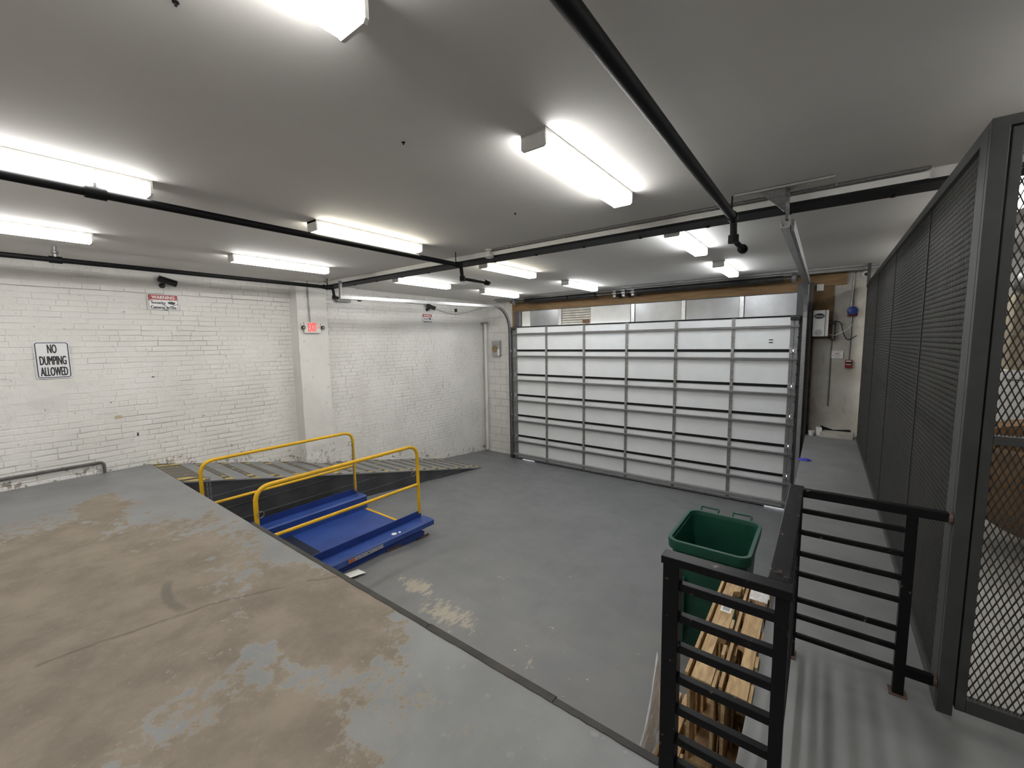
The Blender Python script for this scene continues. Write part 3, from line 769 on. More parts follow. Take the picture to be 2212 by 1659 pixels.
MB().cbox(XC-.01, XC+.03, 8.38, 8.42, ZT, ZC, .003).build('ceiling_tie', 'cage_grey', cg)
def expanded(a0, a1, z0, z1, org, ax, nrm, dw=.0206, dh=.055, t=.0042, dep=.007):
    """expanded-metal sheet: zig-zag strands in the plane of (ax, z)"""
    org, ax, nrm = Vector(org), Vector(ax), Vector(nrm); vs = []; fs = []
    n = int((a1-a0)/(dw/2)); m = int((z1-z0)/(dh/2))
    up = Vector((0,0,1))
    for i in range(n):
        for j in range(m):
            a = a0+i*dw/2; z = z0+j*dh/2
            if (i+j) % 2: p, q = (a, z), (a+dw/2, z+dh/2)
            else: p, q = (a, z+dh/2), (a+dw/2, z)
            d = Vector((q[0]-p[0], q[1]-p[1])).normalized(); s = Vector((-d.y, d.x))*t/2; e = d*t*.35
            b = len(vs)
            for (u, v), sg in ((p, -1), (q, 1)):
                for k in (-1, 1):
                    c = org+ax*(u+s.x*k+e.x*sg)+up*(v+s.y*k+e.y*sg)
                    vs.append(c-nrm*dep/2); vs.append(c+nrm*dep/2)
            fs += [(b,b+2,b+6,b+4),(b+1,b+5,b+7,b+3),(b,b+4,b+5,b+1),(b+2,b+3,b+7,b+6)]
    return MB().add(vs, fs)
def raw(mb, name, m, parent):
    me = bpy.data.meshes.new(name); og = ORG[parent.name]
    me.from_pydata([(v[0]-og.x, v[1]-og.y, v[2]-og.z) for v in mb.v], [], mb.f); me.materials.append(MATS[m])
    ob = bpy.data.objects.new(name, me); COL.objects.link(ob); ob.parent = parent; ORG[ob.name] = og; ob['kind'] = 'stuff'; return ob
for i in range(4):
    a, b = ys[i]+.007, ys[i+1]-.007
    raw(expanded(a, b, PZ+.045, ZT-.05, (XC+.018,0,0), (0,1,0), (1,0,0)), 'expanded_mesh', 'cage_mesh_grey', cg)
gt = thing('cage_gate', 'dark grey gate of diamond mesh with a mid bar at the right edge', 'gate', (1.0, YC+.02, PZ+.02))
MB().cbox(.526, .558, YC+.004, YC+.040, PZ+.035, 3.815, .003).build('stile', 'cage_grey', gt)
MB().cbox(1.518, 1.55, YC+.004, YC+.040, PZ+.035, 3.815, .003).build('stile', 'cage_grey', gt)
MB().cbox(.558, 1.518, YC+.004, YC+.040, PZ+.035, 1.482, .003).build('rail', 'cage_grey', gt)
MB().cbox(.558, 1.518, YC+.004, YC+.040, 2.597, 2.634, .003).build('rail', 'cage_grey', gt)
MB().cbox(.558, 1.518, YC+.004, YC+.040, 3.780, 3.815, .003).build('rail', 'cage_grey', gt)
raw(expanded(.555, 1.52, 1.47, 3.79, (0,YC+.022,0), (1,0,0), (0,1,0), t=.0036, dep=.005), 'diamond_mesh', 'cage_mesh_grey', gt)
MB().tube([(.575,YC+.01,2.86),(1.5,YC+.01,2.86)], .003, 6).build('stay_wire', 'cage_grey', gt)

# ---- what stands inside the cage
st = thing('stored_brown_seat', 'brown rounded bulky seat stored behind the diamond mesh gate', 'seat', (1.62, 4.75, PZ+.006))
pr = []
for k in range(13):
    g = math.pi/2*k/12; pr.append((.03+.62*math.sin(g), .02+.40*(1-math.cos(g))))
pr += [(.66,.55),(.66,.80),(.63,.84),(.57,.80),(.55,.55),(.40,.48),(.02,.46)]
MB().lathe((1.62,4.75,PZ+.10), (-.12,-.05,1), pr, 28).build('shell', 'brown_seat', st, smooth=True)
MB().lathe((1.62,4.75,PZ+.006), (0,0,1), [(.30,0),(.30,.03),(.06,.05),(.06,.20)], 16).build('pedestal', 'dark_plastic', st)
cb = thing('white_storage_cabinet', 'white storage cabinet standing inside the mesh cage', 'cabinet', (2.0, 7.0, PZ+.006))
MB().cbox(1.50, 3.0, 6.70, 7.30, PZ+.006, 2.66, .008).build('body', 'board_white', cb)
for i in range(2):
    d = MB().cbox(1.52+i*.74, 2.24+i*.74, 6.682, 6.70, PZ+.03, 2.63, .004).build('door', 'white_wall_paint', cb)
    MB().cbox(2.17+i*.12, 2.19+i*.12, 6.66, 6.682, 2.0, 2.12, .004).build('handle', 'dull_steel', d)
bx = thing('cardboard_carton', 'grey brown carton on top of the white cabinet in the cage', 'box', (1.9, 7.0, 2.66))
MB().cbox(1.58, 2.30, 6.74, 7.26, 2.66, 3.46, .006).build('body', 'cardboard', bx)
MB().box(1.58, 2.30, 6.735, 6.741, 3.00, 3.03).box(1.58, 2.30, 6.735, 6.741, 3.28, 3.30).build('tape', 'tan_disc', bx)
o = MB().lathe((1.82,6.95,3.462), (0,0,1), [(.16,0),(.22,.06),(.20,.22),(.12,.30),(.03,.33)], 14).build('black_bag', 'dark_plastic', smooth=True)
tag(o, 'black bag on the carton high inside the cage', 'bag')

# ================================================================== BLACK GUARD RAILS
gr = thing('guard_railing', 'black steel guard railing round the corner of the platform', 'railing', (-.08, 1.9, PZ))
def cb_(x0, x1, y0, y1, z0, z1, n='bar', c=.003): return MB().cbox(x0, x1, y0, y1, z0, z1, c).build(n, 'rail_black', gr)
ZR = 2.284
cb_(-.425, -.040, 1.418, 1.475, ZR-.028, ZR, 'top_rail')
cb_(-.418, -.364, 1.420, 1.474, PZ, ZR-.028, 'post')
cb_(-.084, -.046, 1.428, 1.466, PZ, ZR-.028, 'post')
for z in (2.178, 2.062, 1.948, 1.829, 1.709, 1.590, 1.494): cb_(-.366, -.082, 1.432, 1.460, z-.014, z+.014)
cb_(-.110, -.050, 1.475, 2.53, ZR-.028, ZR, 'top_rail')
cb_(-.084, -.050, 2.462, 2.505, PZ, ZR-.04, 'post')
MB().box(-.11, -.045, 2.44, 2.52, PZ, PZ+.006).build('base_plate', 'rusty_steel', gr)
for z in (2.170, 2.057, 1.944, 1.836, 1.696, 1.606, 1.500):
    cb_(-.078, -.058, 1.462, 2.465, z-.010, z+.010)
    cb_(-.052, .330, 2.472, 2.494, z-.011, z+.011)
cb_(-.060, .458, 2.465, 2.500, ZR-.040, ZR, 'top_rail')
cb_(.326, .366, 2.464, 2.502, PZ, ZR-.04, 'post')
cb_(.364, .458, 2.468, 2.496, 1.485, 1.530, 'lower_stub')
MB().box(.315, .378, 2.452, 2.515, PZ, PZ+.005).build('base_plate', 'rusty_steel', gr)
MB().lathe((.468,2.482,2.262), (-1,0,0), [(.028,0),(.028,.01),(.02,.012)], 12).build('end_flange', 'rusty_steel', gr)
MB().lathe((.468,2.482,1.507), (-1,0,0), [(.024,0),(.024,.01),(.02,.012)], 12).build('end_flange', 'rusty_steel', gr)
wd = MB()
for k in range(5):
    a = Vector((-.082+random.uniform(-.02,.02), 1.495+random.uniform(-.015,.03), ZR+.002)); wd.tube(spline([a, a+Vector((random.uniform(-.012,.012), random.uniform(-.01,.01), .006)), a+Vector((random.uniform(-.02,.02), random.uniform(-.012,.02), .002))], 4), .0008, 4)
wd.build('wire_scrap', 'rusty_steel', gr)

# ================================================================== DOCK LIFT
lf = thing('dock_lift', 'blue scissor dock lift with yellow guard rails below the platform', 'dock lift', (-5.05, 2.6, fz(2.6)))
ZL, ZDK, Y0, Y1 = .645, .430, YD+.07, 3.70
MB().cbox(-5.73, -4.39, Y0, 3.665, ZDK-.04, ZDK+.002, .004).build('deck', 'lift_blue', lf)
MB().box(-5.72, -4.42, 3.655, Y1-.005, ZDK-.03, ZDK+.006).build('deck_edge_stripe', 'lift_yellow', lf)
MB().prism([(-5.725,ZDK-.04),(-5.725,ZL-.015),(-5.745,ZL),(-5.93,ZL),(-5.93,ZDK-.04)], 'y', Y0, Y1).build('side_ledge', 'lift_blue', lf)
MB().prism([(-4.38,ZL),(-4.185,ZL),(-4.165,ZL-.014),(-4.165,ZL-.075),(-4.185,ZL-.075),(-4.185,ZL-.03),(-4.38,ZL-.03)], 'y', Y0, Y1).build('side_ledge', 'lift_blue', lf)
MB().box(-5.935, -5.918, Y0, 3.655, ZL-.02, .735).build('toe_board', 'lift_blue_side', lf)
MB().box(-4.388, -4.371, Y0, 3.655, ZDK, .735).build('toe_board', 'lift_blue_side', lf)
MB().prism([(Y0+.05,ZL-.05),(3.50,ZL-.05),(3.52,ZL-.09),(3.50,fz(3.5)+.10),(Y0+.05,fz(1.6)-.05)], 'x', -4.26, -4.22).build('skirt', 'lift_blue_side', lf)
MB().prism([(Y0+.1,fz(1.6)-.02),(3.54,fz(3.54)+.02),(3.56,fz(3.5)+.08),(3.50,fz(3.5)+.11),(Y0+.1,fz(1.6)+.07)], 'x', -4.30, -4.20).build('base_frame', 'lift_blue_side', lf)
MB().prism([(Y0+.1,fz(1.6)-.03),(3.60,fz(3.6)-.03),(3.60,ZDK-.05),(Y0+.1,ZDK-.05)], 'x', -5.85, -4.32).build('base', 'lift_under', lf)
for ya, yb in ((2.95, 3.16), (3.42, 3.62)): MB().box(-4.205, -4.185, ya, yb, fz(ya), fz(ya)+.020).build('foot_bar', 'rusty_steel', lf)
dc = MB().box(-4.166, -4.163, 2.42, 2.88, ZL-.066, ZL-.022).build('decal', 'grey_plastic', lf)
MB().box(-4.165, -4.1615, 2.42, 2.50, ZL-.064, ZL-.024).build('decal_end', 'sticker_orange', dc)
mk = MB()
for i in range(7): mk.box(-4.165, -4.1617, 2.53+i*.045, 2.545+i*.045+.012*(i % 2), ZL-.050+.005*(i % 3), ZL-.042+.003*(i % 2))
mk.build('decal_print', 'sign_black', dc)
MB().lathe((-4.24,3.10,ZL), (0,0,1), [(.035,0),(.03,.002)], 9).lathe((-4.22,3.17,ZL), (0,0,1), [(.018,0),(.015,.002)], 7).build('paint_drip', 'paper_white', lf)
def lift_rail(x):
    pts = fillet([(x,1.61,.66),(x,1.61,1.655),(x,3.63,1.655),(x,3.63,.70)], .16, 8)
    MB().tube(pts, .022, 12).build('guard_rail', 'lift_yellow', lf, smooth=True)
    MB().tube([(x,1.61,1.115),(x,3.63,1.112)], .019, 12).build('mid_rail', 'lift_yellow', lf, smooth=True)
lift_rail(-5.925); lift_rail(-4.38)
def chain(p, n, dz, dx=0.0, name='safety_chain'):
    mb = MB()
    for i in range(n):
        c = Vector(p)+Vector((dx*i, 0, -dz*i)); ring = []
        for k in range(11):
            g = 2*math.pi*k/10
            ring.append(c+(Vector((.009*math.cos(g),0,.019*math.sin(g))) if i % 2 else Vector((0,.009*math.cos(g),.019*math.sin(g)))))
        mb.tube(ring, .003, 5, caps=False)
    return mb.build(name, 'dull_steel', lf, smooth=True)
chain((-5.90,1.66,1.45), 18, .028); chain((-5.895,1.69,1.44), 17, .028); chain((-5.90,3.60,1.46), 24, .030); chain((-5.88,3.61,.74), 8, .020, .012)
for x, y, z in ((-5.90,3.59,1.48), (-4.36,1.66,1.38), (-4.41,3.60,1.26)):
    MB().tube([(x,y+.032*math.cos(g)-.02,z+.032*math.sin(g)) for g in [2*math.pi*k/14 for k in range(15)]], .004, 6, caps=False).build('ring', 'dull_steel', lf, smooth=True)

# ================================================================== WHEELED BIN
bn = thing('wheeled_bin', 'open dark green wheeled bin behind the black railing', 'bin', (-.66, 3.71, fz(3.7)))
def rr(cx, cy, w_, d, r, n=6):
    out = []
    for sx, sy, a0 in ((1,1,0),(-1,1,90),(-1,-1,180),(1,-1,270)):
        for k in range(n+1):
            g = math.radians(a0+90*k/n); out.append((cx+sx*(w_/2-r)+r*math.cos(g), cy+sy*(d/2-r)+r*math.sin(g)))
    return out
def loft(rings, cap0=True, cap1=False):
    n = len(rings[0]); vs = [p for r in rings for p in r]
    fs = [(i*n+j, i*n+(j+1)%n, (i+1)*n+(j+1)%n, (i+1)*n+j) for i in range(len(rings)-1) for j in range(n)]
    if cap0: fs.append(tuple(range(n))[::-1])
    if cap1: fs.append(tuple(range((len(rings)-1)*n, len(rings)*n)))
    return MB().add(vs, fs)
def ring(z, w_, d, r, cy=3.71, cx=-.66): return [(x, y, z) for x, y in rr(cx, cy, w_, d, r)]
zf = fz(3.4); zt = 1.425
loft([ring(zf+.02,.44,.50,.05,3.72), ring(zf+.30,.49,.60,.06), ring(zt-.10,.545,.705,.07), ring(zt-.03,.55,.71,.07), ring(zt-.03,.535,.695,.065),
      ring(zf+.32,.475,.585,.055), ring(zf+.06,.43,.49,.045,3.72)], True, True).build('body', 'bin_green', bn, smooth=True)
loft([ring(zt-.075,.55,.71,.07), ring(zt-.075,.60,.765,.09), ring(zt-.012,.608,.772,.092), ring(zt,.60,.765,.09), ring(zt,.555,.715,.075), ring(zt-.04,.535,.695,.066)], False).build('rim', 'bin_green', bn, smooth=True)
for x in (-.80, -.53):
    MB().tube(fillet([(x-.075,4.08,zt-.05),(x-.075,4.17,zt+.012),(x+.075,4.17,zt+.012),(x+.075,4.08,zt-.05)], .02), .010, 8).build('handle', 'bin_green', bn, smooth=True)
for s in (-1, 1):
    MB().cbox(-.66+s*.20-.05, -.66+s*.20+.05, 3.335, 3.40, zf+.12, zt-.30, .01).build('front_rib', 'bin_green', bn)
    MB().lathe((-.66+s*.22,4.0,fz(4.0)+.13), (s,0,0), [(.04,0),(.13,.005),(.13,.05),(.04,.055)], 20).build('wheel', 'dark_plastic', bn, smooth=True)
MB().tube([(-.84,3.335,zt-.40),(-.48,3.335,zt-.40)], .012, 8).build('catch_bar', 'bright_steel', bn)
MB().cbox(-.90, -.42, 3.345, 3.365, zt-.135, zt-.10, .006).build('front_ledge', 'bin_green', bn)

# ================================================================== PALLETS
def stringer(L, H, t, z):
    """notched stringer lying with its wide face up (local y along, x across)"""
    a = H; n1, n2 = L*.16, L*.36
    prof = [(0,0),(L,0),(L,a),(L-n1,a),(L-n1-.02,a-.035),(L-n2+.02,a-.035),(L-n2,a),(n2,a),(n2-.02,a-.035),(n1+.02,a-.035),(n1,a),(0,a)]
    return MB().prism([(y_, x_) for x_, y_ in prof], 'z', z-t, z)
def pallet(label, loc, rotz, L, Ht, H=.088, flip=False, sticker=False, group='wooden pallets stood on edge'):
    t = thing('wooden_pallet', label, 'pallet', (0,0,0), group); ORG[t.name] = Vector()
    for z in (Ht, Ht*.52, .042):
        s_ = stringer(L, H, .036, z)
        if flip: s_.v = [(H-x, y, z_) for x, y, z_ in s_.v]
        s_.build('stringer', 'pallet_wood', t)
    MB().cbox(-.034, -.018, .02, L-.0, Ht-.10, Ht-.006, .002).build('lead_board', 'pallet_wood', t)
    for side, nb in ((0, 7), (1, 5)):
        for k in range(nb):
            wd_ = .088 if k not in (0, nb-1) else .125
            y = .0+(L-wd_)*k/(nb-1)+random.uniform(-.008, .008)*(0 < k < nb-1)
            x0 = H+.001 if side else -.0165; top = Ht-.03 if not side else Ht
            MB().cbox(x0, x0+.0155, y, y+wd_, random.uniform(-.0,.01), top+random.uniform(-.02,-.001), .002).build('deck_board', 'pallet_wood', t)
    if sticker:
        q = MB().box(.018, .075, L*.58, L*.58+.085, Ht, Ht+.0015).build('label_sticker', 'paper_white', t)
        MB().box(.028, .065, L*.58+.014, L*.58+.070, Ht+.001, Ht+.002).build('sticker_print', 'grey_plastic', q)
    t.location = loc; t.rotation_euler = (0, 0, rotz)
    return t
random.seed(3)
pallet('pallet with a white sticker stood on edge beside the green bin', (-.440, 1.985, fz(1.985)), .006, 1.06, 1.42-fz(1.985), sticker=True)
pallet('pallet stood on edge tight against the walkway wall', (-.292, 2.00, fz(2.0)), .012, 1.07, 1.405-fz(2.0), flip=True)
pallet('lowest pallet stood on edge nearest the dock edge', (-.575, 1.60, fz(1.6)), .0, .86, .90-fz(1.6), H=.075)
def sheet(fn, n, m):
    vs = [fn(i/n, j/m) for i in range(n+1) for j in range(m+1)]
    return MB().add(vs, [(i*(m+1)+j, (i+1)*(m+1)+j, (i+1)*(m+1)+j+1, i*(m+1)+j+1) for i in range(n) for j in range(m)])
def wrapf(u, v):
    y = 1.62+.70*u; h = .36+.50*math.exp(-((u-.62)/.30)**2)+.05*math.sin(11*u)
    x = -.668+.022*math.sin(9*u+3*v)+.028*noise.noise(Vector((u*5, v*6, 1)))-.07*(1-v)**2+.035*v
    return (min(x, -.618), y, fz(y)+.006+v*h)
o = sheet(wrapf, 26, 26).build('plastic_wrap', 'clear_wrap', smooth=True); tag(o, 'crumpled clear plastic wrap hanging beside the pallets', 'plastic wrap')
def wrap2(u, v):
    return (-.30+.10*u+.006*noise.noise(Vector((u*6, v*6, 4))), 2.78+.28*v, 1.450+.004*noise.noise(Vector((u*7, v*7, 2)))-.05*max(0, v-.85)*5)
o = sheet(wrap2, 14, 16).build('plastic_film', 'clear_wrap', smooth=True); tag(o, 'scrap of clear film over the far end of the wall side pallet', 'plastic film')

# ================================================================== LEFT WALL FITTINGS
RY, RZ_ = (0,1,0), (0,0,1)
def rsheet(name, x, y0, y1, z0, z1, r, m, parent=None, t=.004):
    w_, h_ = y1-y0, z1-z0; pts = rr((y0+y1)/2, (z0+z1)/2, w_, h_, r, 5)
    return MB().prism(pts, 'x', x, x+t).build(name, m, parent)
def frame(name, x, y0, y1, z0, z1, r, b, m, parent, t=.0012):
    a = rr((y0+y1)/2, (z0+z1)/2, y1-y0, z1-z0, r, 5); c = rr((y0+y1)/2, (z0+z1)/2, y1-y0-2*b, z1-z0-2*b, max(.002, r-b), 5); n = len(a)
    vs = [(x,)+p for p in a]+[(x,)+p for p in c]+[(x+t,)+p for p in a]+[(x+t,)+p for p in c]
    fs = []
    for j in range(n):
        k = (j+1) % n; fs += [(2*n+j,2*n+k,3*n+k,3*n+j),(j,k,2*n+k,2*n+j),(n+j,3*n+j,3*n+k,n+k)]
    return MB().add(vs, fs).build(name, m, parent)
X1 = XW+.014
s1 = thing('no_dumping_sign', 'white metal sign reading no dumping allowed on the brick wall', 'sign', (X1, .68, 2.672))
rsheet('plate', X1, .535, .835, 2.672, 3.123, .03, 'sign_white', s1)
frame('border', X1+.004, .545, .825, 2.682, 3.113, .026, .009, 'sign_blue', s1)
for tx, zc_, w_ in (('NO', 3.035, .082), ('DUMPING', 2.893, .226), ('ALLOWED', 2.758, .232)):
    lettering('lettering', tx, (X1+.004, .685, zc_), RY, RZ_, w_-.007, .108, 'sign_black', s1, fat=.0028)
def warn(y0, y1, z0, z1, x, label):
    t = thing('warning_sign', label, 'sign', (x, (y0+y1)/2, z0), 'security camera warning signs')
    rsheet('plate', x, y0, y1, z0, z1, .01, 'sign_white', t, .003)
    w_, h_ = y1-y0, z1-z0
    rsheet('red_band', x+.003, y0+.012, y1-.012, z1-h_*.36, z1-.010, .006, 'sign_red', t, .001)
    frame('border', x+.003, y0+.010, y1-.010, z0+.010, z1-.008, .010, .004, 'sign_black', t)
    lettering('lettering', 'WARNING', (x+.004, (y0+y1)/2, z1-h_*.20), RY, RZ_, w_*.74, h_*.20, 'sign_white', t, bold=.02)
    lettering('lettering', 'Security', (x+.004, y0+w_*.34, z0+h_*.44), RY, RZ_, w_*.46, h_*.22, 'sign_black', t, fat=.0018)
    lettering('lettering', 'Cameras In Use', (x+.004, (y0+y1)/2, z0+h_*.18), RY, RZ_, w_*.82, h_*.19, 'sign_black', t, fat=.0018)
    c = (y0+w_*.72, z0+h_*.46)
    MB().prism([(c[0]-.02*w_/.35,c[1]-.012),(c[0]+.045*w_/.35,c[1]-.022),(c[0]+.06*w_/.35,c[1]+.010),(c[0]+.02,c[1]+.022),(c[0]-.03*w_/.35,c[1]+.016)], 'x', x+.003, x+.0045).build('camera_symbol', 'sign_black', t)
    return t
w1 = warn(1.640, 1.990, 3.562, 3.785, X1, 'warning sign under the left security camera, creased and shiny')
w2 = warn(6.60, 6.90, 3.515, 3.73, X1, 'small warning sign under the far security camera')
cr = MB()
for a, b in (((1.645,3.70),(1.70,3.685)), ((1.78,3.665),(1.87,3.60)), ((1.87,3.60),(1.99,3.66)), ((1.80,3.57),(1.86,3.566))):
    cr.tube([(X1+.006,a[0],a[1]),(X1+.008,(a[0]+b[0])/2,(a[1]+b[1])/2),(X1+.006,b[0],b[1])], .004, 6)
cr.build('film_crease', 'bright_steel', w1)
def seccam(y, z, label):
    t = thing('security_camera', label, 'camera', (XW+.02, y, z), 'bullet security cameras')
    MB().lathe((XW+.012,y-.03,z-.05), (1,0,0), [(.036,0),(.036,.012),(.026,.022)], 16).build('base', 'dark_plastic', t, smooth=True)
    MB().tube(fillet([(XW+.03,y-.03,z-.05),(XW+.085,y-.03,z-.045),(XW+.10,y-.01,z-.012)], .02), .014, 8).build('bracket', 'dark_plastic', t, smooth=True)
    d = Vector((.45,.83,-.34)).normalized(); p = Vector((XW+.10,y,z+.012))-d*.085
    MB().lathe(p, d, [(.036,0),(.041,.006),(.041,.205),(.036,.21),(.033,.195),(.005,.192)], 18).build('body', 'dark_plastic', t, smooth=True)
    MB().lathe(p+d*.193, d, [(.030,0),(.02,.004)], 16).build('lens_glass', 'lamp_glass', t)
    q = Vector((0,0,1)); s_ = d.cross(q).normalized(); u = s_.cross(d)
    c0 = p+u*.043+d*-.004
    MB().add([c0-s_*.03, c0+s_*.03, c0+s_*.03+d*.215, c0-s_*.03+d*.215, c0-s_*.03+u*.005, c0+s_*.03+u*.005, c0+s_*.03+d*.215+u*.005, c0-s_*.03+d*.215+u*.005],
             [(3,2,1,0),(4,5,6,7),(0,1,5,4),(1,2,6,5),(2,3,7,6),(3,0,4,7)]).build('sun_shield', 'dark_plastic', t)
seccam(1.845, 3.955, 'black security camera above the creased warning sign')
seccam(6.78, 3.880, 'black security camera near the far end of the brick wall')
# exit sign on the column
XP = -7.33
ex = thing('exit_sign', 'lit red exit sign with two emergency lamps on the white column', 'exit sign', (XP, 3.80, 3.24))
MB().cbox(XP, XP+.055, 3.66, 3.95, 3.245, 3.44, .008).build('housing', 'fixture_white', ex)
lettering('lettering', 'EXIT', (XP+.055, 3.800, 3.347), RY, RZ_, .155, .145, 'exit_red', ex, fat=.005)
MB().prism([(3.905,3.325),(3.93,3.347),(3.905,3.369)], 'x', XP+.055, XP+.0568).build('arrow', 'exit_red', ex)
for y in (3.635, 3.985):
    MB().cbox(XP+.005, XP+.035, y-.018, y+.018, 3.34, 3.42, .006).build('lamp_arm', 'fixture_white', ex)
    h = MB().lathe((XP+.03,y,3.345), (.9,.2,-.1), [(.018,0),(.034,.012),(.036,.035),(.033,.04)], 18).build('lamp_head', 'dark_plastic', ex, smooth=True)
    MB().lathe((XP+.068,y+.008,3.341), (.9,.2,-.1), [(.028,0),(.016,.004)], 16).build('lamp_lens', 'lamp_glass', h)
cd = thing('exit_conduit', 'thin grey conduit dropping from the ceiling to the exit sign', 'conduit', (XP+.012, 3.78, 3.44))
MB().tube([(XP+.014,3.775,ZC),(XP+.014,3.78,3.44)], .010, 8).build('tube', 'dull_steel', cd)
MB().tube([(XP+.014,3.777,3.66),(XP+.014,3.777,3.69)], .016, 8).build('coupling', 'dull_steel', cd)
# low pipe turning into the floor
lp = MB().tube(fillet([(XW+.03,-4.9,1.545),(XW+.03,1.02,1.535),(XW+.03,1.02,PZ)], .05), .017, 10).build('wall_pipe', 'wall_pipe_shaded', smooth=True)
tag(lp, 'low grey pipe along the brick wall turning down into the platform', 'pipe')
# box and wire high on the wall by the pier
jb = thing('junction_box', 'small grey metal box high on the wall beside the sprinkler arm', 'junction box', (XW+.1, 4.50, 3.83))
MB().cbox(-7.49, -7.40, 4.38, 4.66, 3.845, 3.93, .006).build('body', 'trim_grey', jb)
MB().cbox(-7.495, -7.395, 4.37, 4.67, 3.928, 3.938, .002).build('lid', 'trim_grey', jb)
wv = MB().tube(spline([(XW+.014,5.6,4.04),(XW+.016,6.1,3.955),(XW+.016,6.7,3.93),(XW+.014,7.3,3.80),(XW+.014,7.7,3.76),(XW+.016,8.15,3.84),(XW+.016,8.75,3.98)], 8), .006, 6).build('camera_cable', 'trim_grey', smooth=True)
tag(wv, 'thin grey cable sagging across the brick wall past the far camera', 'cable')
o = MB().cbox(XW, XW+.05, 7.68, 7.74, 3.82, 3.90, .01).build('cable_clip', 'dark_plastic'); tag(o, 'small black clip near the corner of the brick wall', 'clip')
# corner pipe and grey box on the block return
cp = thing('corner_pipe', 'white painted vertical pipe in the corner by the garage door', 'pipe', (-7.47, 8.75, 0))
MB().tube([(-7.47,8.725,.05),(-7.47,8.725,3.56)], .042, 12).build('tube', 'block_paint', cp, smooth=True)
MB().cbox(-7.58, -7.41, 8.66, 8.79, 3.54, 3.585, .006).build('cap', 'trim_grey', cp)
MB().tube([(-7.47,8.725,.92),(-7.47,8.725,.97)], .052, 12).build('coupling', 'block_paint', cp, smooth=True)
gb = thing('grey_control_box', 'grey control box with a tan disc on the white block wall', 'control box', (-7.1, 8.76, 2.66))
MB().cbox(-7.245, -6.975, 8.715, 8.797, 2.665, 3.075, .006).build('body', 'grey_plastic', gb)
MB().lathe((-7.135,8.715,2.86), (0,-1,0), [(.095,0),(.095,.004),(.08,.005)], 24).build('disc', 'tan_disc', gb)
MB().box(-7.045, -6.985, 8.711, 8.715, 2.68, 2.86).build('label_card', 'paper_white', gb)
MB().box(-7.235, -6.985, 8.711, 8.715, 2.98, 2.985).build('seam', 'dark_plastic', gb)

# ================================================================== WALKWAY END WALL
FX, FZ_ = (1,0,0), (0,0,1)
op = thing('door_opener', 'white garage door opener with a black badge on the end wall', 'door opener', (-.06, 8.70, 3.05))
MB().cbox(-.185, -.02, 8.60, 8.77, 3.055, 3.485, .012).cbox(-.02, .028, 8.62, 8.77, 3.055, 3.485, .008).build('housing', 'opener_white', op)
MB().box(-.17, .03, 8.64, 8.775, 3.04, 3.056).build('base', 'dark_plastic', op)
bd = MB().prism([(-.172,3.40),(-.145,3.425),(-.10,3.435),(-.055,3.425),(-.032,3.40),(-.032,3.372),(-.055,3.352),(-.10,3.344),(-.145,3.352),(-.172,3.372)], 'y', 8.595, 8.60).build('badge', 'dark_plastic', op)
lettering('badge_lettering', 'LiftMaster', (-.102, 8.595, 3.387), FX, FZ_, .120, .026, 'sign_white', bd, lift=.0015)
MB().lathe((-.10,8.602,3.12), (0,-1,0), [(.05,0),(.046,.006)], 20).build('speaker_disc', 'grey_plastic', op)
MB().cbox(.028, .10, 8.70, 8.78, 3.26, 3.31, .006).build('side_bracket', 'dark_plastic', op)
kc = MB().tube(spline([(.04,8.74,3.03),(.07,8.74,3.0),(.115,8.74,3.02),(.115,8.74,3.28),(.13,8.74,3.30),(.19,8.74,3.26),(.23,8.74,3.10),(.28,8.74,3.0),(.33,8.74,3.01),(.40,8.74,3.06)], 6), .008, 6).build('opener_cord', 'dark_plastic', smooth=True)
tag(kc, 'looping black cord beside the door opener', 'cord')
kw = MB().tube(spline([(.035,8.69,3.09),(.12,8.69,3.07),(.24,8.69,3.14),(.36,8.69,3.26),(.40,8.69,3.36),(.405,8.70,3.45)], 6), .006, 6).build('white_cable', 'cable_white', smooth=True)
tag(kw, 'thin white cable curving up from the door opener', 'cable')
pc = MB().cbox(-.16, -.065, 8.755, 8.765, 3.815, 3.925, .002).build('paper_note', 'paper_white'); tag(pc, 'small white card pinned to the brown header board', 'card')
al = thing('alarm_beacon', 'red alarm beacon with a blue cover on the end wall', 'alarm', (.33, 8.76, 3.37))
MB().cbox(.262, .395, 8.73, 8.80, 3.375, 3.50, .012).build('base', 'alarm_red', al)
MB().lathe((.328,8.745,3.46), (0,-1,0), [(.072,0),(.072,.03),(.06,.05),(.02,.06)], 20).build('dome', 'alarm_blue', al, smooth=True)
ac = MB().tube([(.325,8.785,4.08),(.315,8.785,3.51)], .011, 8).tube([(.318,8.785,3.56),(.318,8.785,3.62)], .019, 8).build('alarm_conduit', 'dull_steel'); tag(ac, 'steel conduit running down to the alarm beacon', 'conduit')
ac = MB().tube([(.325,8.788,3.375),(.318,8.788,2.67)], .010, 8).build('pull_station_conduit', 'dull_steel'); tag(ac, 'steel conduit from the alarm beacon to the red pull station', 'conduit')
pu = thing('fire_pull_station', 'red fire alarm pull station on the end wall', 'pull station', (.32, 8.76, 2.53))
MB().cbox(.275, .368, 8.755, 8.80, 2.530, 2.665, .006).build('body', 'alarm_red', pu)
MB().box(.288, .355, 8.750, 8.755, 2.635, 2.652).box(.288, .355, 8.750, 8.755, 2.585, 2.597).build('white_print', 'sign_white', pu)
MB().cbox(.285, .358, 8.735, 8.756, 2.605, 2.625, .004).build('handle', 'dark_plastic', pu)
ns = thing('red_letter_notice', 'white notice with red lettering beside the pull station', 'sign', (.17, 8.79, 2.685))
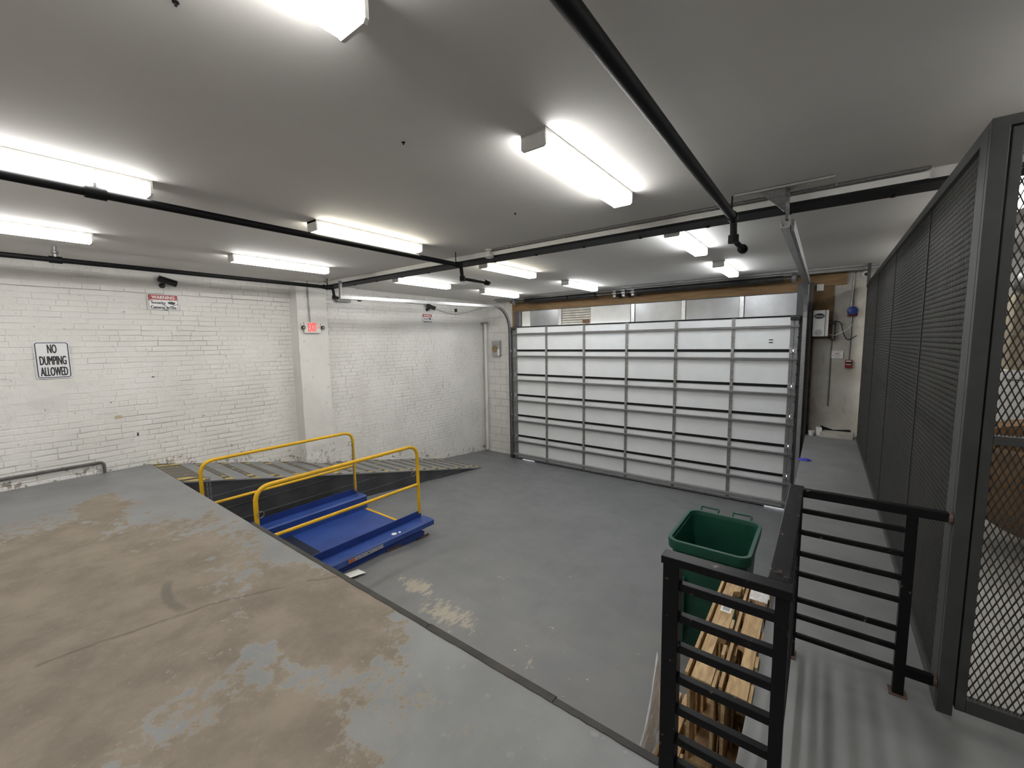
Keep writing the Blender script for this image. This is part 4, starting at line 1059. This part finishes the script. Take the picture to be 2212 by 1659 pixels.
MB().cbox(.09, .247, 8.787, 8.797, 2.685, 2.81, .002).build('plate', 'sign_white', ns)
lettering('lettering', 'IN CASE OF', (.168, 8.787, 2.792), FX, FZ_, .125, .014, 'sign_red', ns, lift=.0012)
lettering('lettering', 'FIRE', (.168, 8.787, 2.762), FX, FZ_, .06, .022, 'sign_red', ns, bold=.02, lift=.0012)
lettering('lettering', 'PULL LEVER', (.168, 8.787, 2.732), FX, FZ_, .130, .014, 'sign_red', ns, lift=.0012)
lettering('lettering', 'DOWN', (.168, 8.787, 2.706), FX, FZ_, .055, .014, 'sign_red', ns, lift=.0012)
rd = MB().tube([(.078,8.785,3.04),(.079,8.785,1.885)], .010, 8).build('threaded_rod', 'dull_steel'); tag(rd, 'dark threaded rod hanging below the door opener', 'rod')
dm = thing('dome_camera', 'small white dome camera at the top of the end wall', 'camera', (.47, 8.72, 4.0))
MB().lathe((.465,8.80,4.04), (0,-1,-.2), [(.055,0),(.055,.03),(.045,.05),(.02,.065)], 18).build('body', 'fixture_white', dm, smooth=True)
MB().lathe((.465,8.742,4.025), (0,-1,-.2), [(.026,0),(.02,.012)], 14).build('lens_glass', 'dark_plastic', dm)
ck = rough_box(.0, .43, 8.52, 8.79, PZ-.002, PZ+.075, lambda p: .006, .04).build('concrete_slab', 'bare_concrete', smooth=True); tag(ck, 'loose pale concrete slab at the end of the walkway', 'concrete slab')
hl = MB().add([(.005,8.797,1.535),(.10,8.797,1.50),(.18,8.797,1.475),(.40,8.797,1.50),(.42,8.797,1.45),(.0,8.797,1.45)], [(0,1,2,3,4,5)])
hl.add([(v[0], 8.80, v[2]) for v in hl.v], []).build('wall_hole_shade', 'gasket_and_hole_black', wr_)  # flat black patch painting the shade inside a gap in the wall
def cup(x, y, r, h, label, n):
    o = MB().lathe((x,y,PZ), (0,0,1), [(r*.85,0),(r,h),(r*1.06,h),(r*1.06,h+.004),(r*.92,h+.004),(r*.8,.01)], 18).build(n, 'cup_white', smooth=True); tag(o, label, 'container'); return o
cup(-.115, 8.58, .045, .075, 'short round white tub at the end of the walkway', 'round_tub')
o = MB().prism([(-.055,8.62),(.025,8.62),(.02,8.70),(-.05,8.70)], 'z', PZ, PZ+.135).build('square_tub', 'cup_white'); tag(o, 'taller square white tub beside the concrete slab', 'container')
def glove(u, v):
    a = 2*math.pi*u; x = -.15+.075*v*math.cos(a)*(1+.25*math.sin(3*a)); y = 6.74+.055*v*math.sin(a)*(1+.3*math.cos(2*a))
    return (x, y, PZ+.004+.028*(1-v**2)*(1+.5*noise.noise(Vector((x*30, y*30, 0)))))
o = sheet(glove, 24, 6).build('rubber_glove', 'glove_blue', smooth=True); tag(o, 'crumpled blue rubber glove on the walkway edge', 'glove')
def paper(u, v):
    x = -4.135+.15*u+.03*v; y = 2.33+.17*v; return (x, y, fz(y)+.004+.045*abs(u-.25)*(1-.3*v)+.006*math.sin(5*u))
o = sheet(paper, 10, 6).build('paper_sheet', 'paper_white'); tag(o, 'folded sheet of white paper on the floor by the lift', 'paper')
for i, (x, y) in enumerate(((-1.73,.52), (-1.92,1.58), (-2.2,3.0))):
    o = MB().lathe((x,y,ZC), (0,0,-1), [(.010,0),(.010,.004),(.004,.005),(.004,.014)], 8).build('ceiling_hook', 'pipe_black')
    tag(o, ('small dark hook in the ceiling below the cut off light', 'small dark hook in the middle of the bare ceiling', 'tiny dark hook in the ceiling left of the largest light')[i], 'hook')
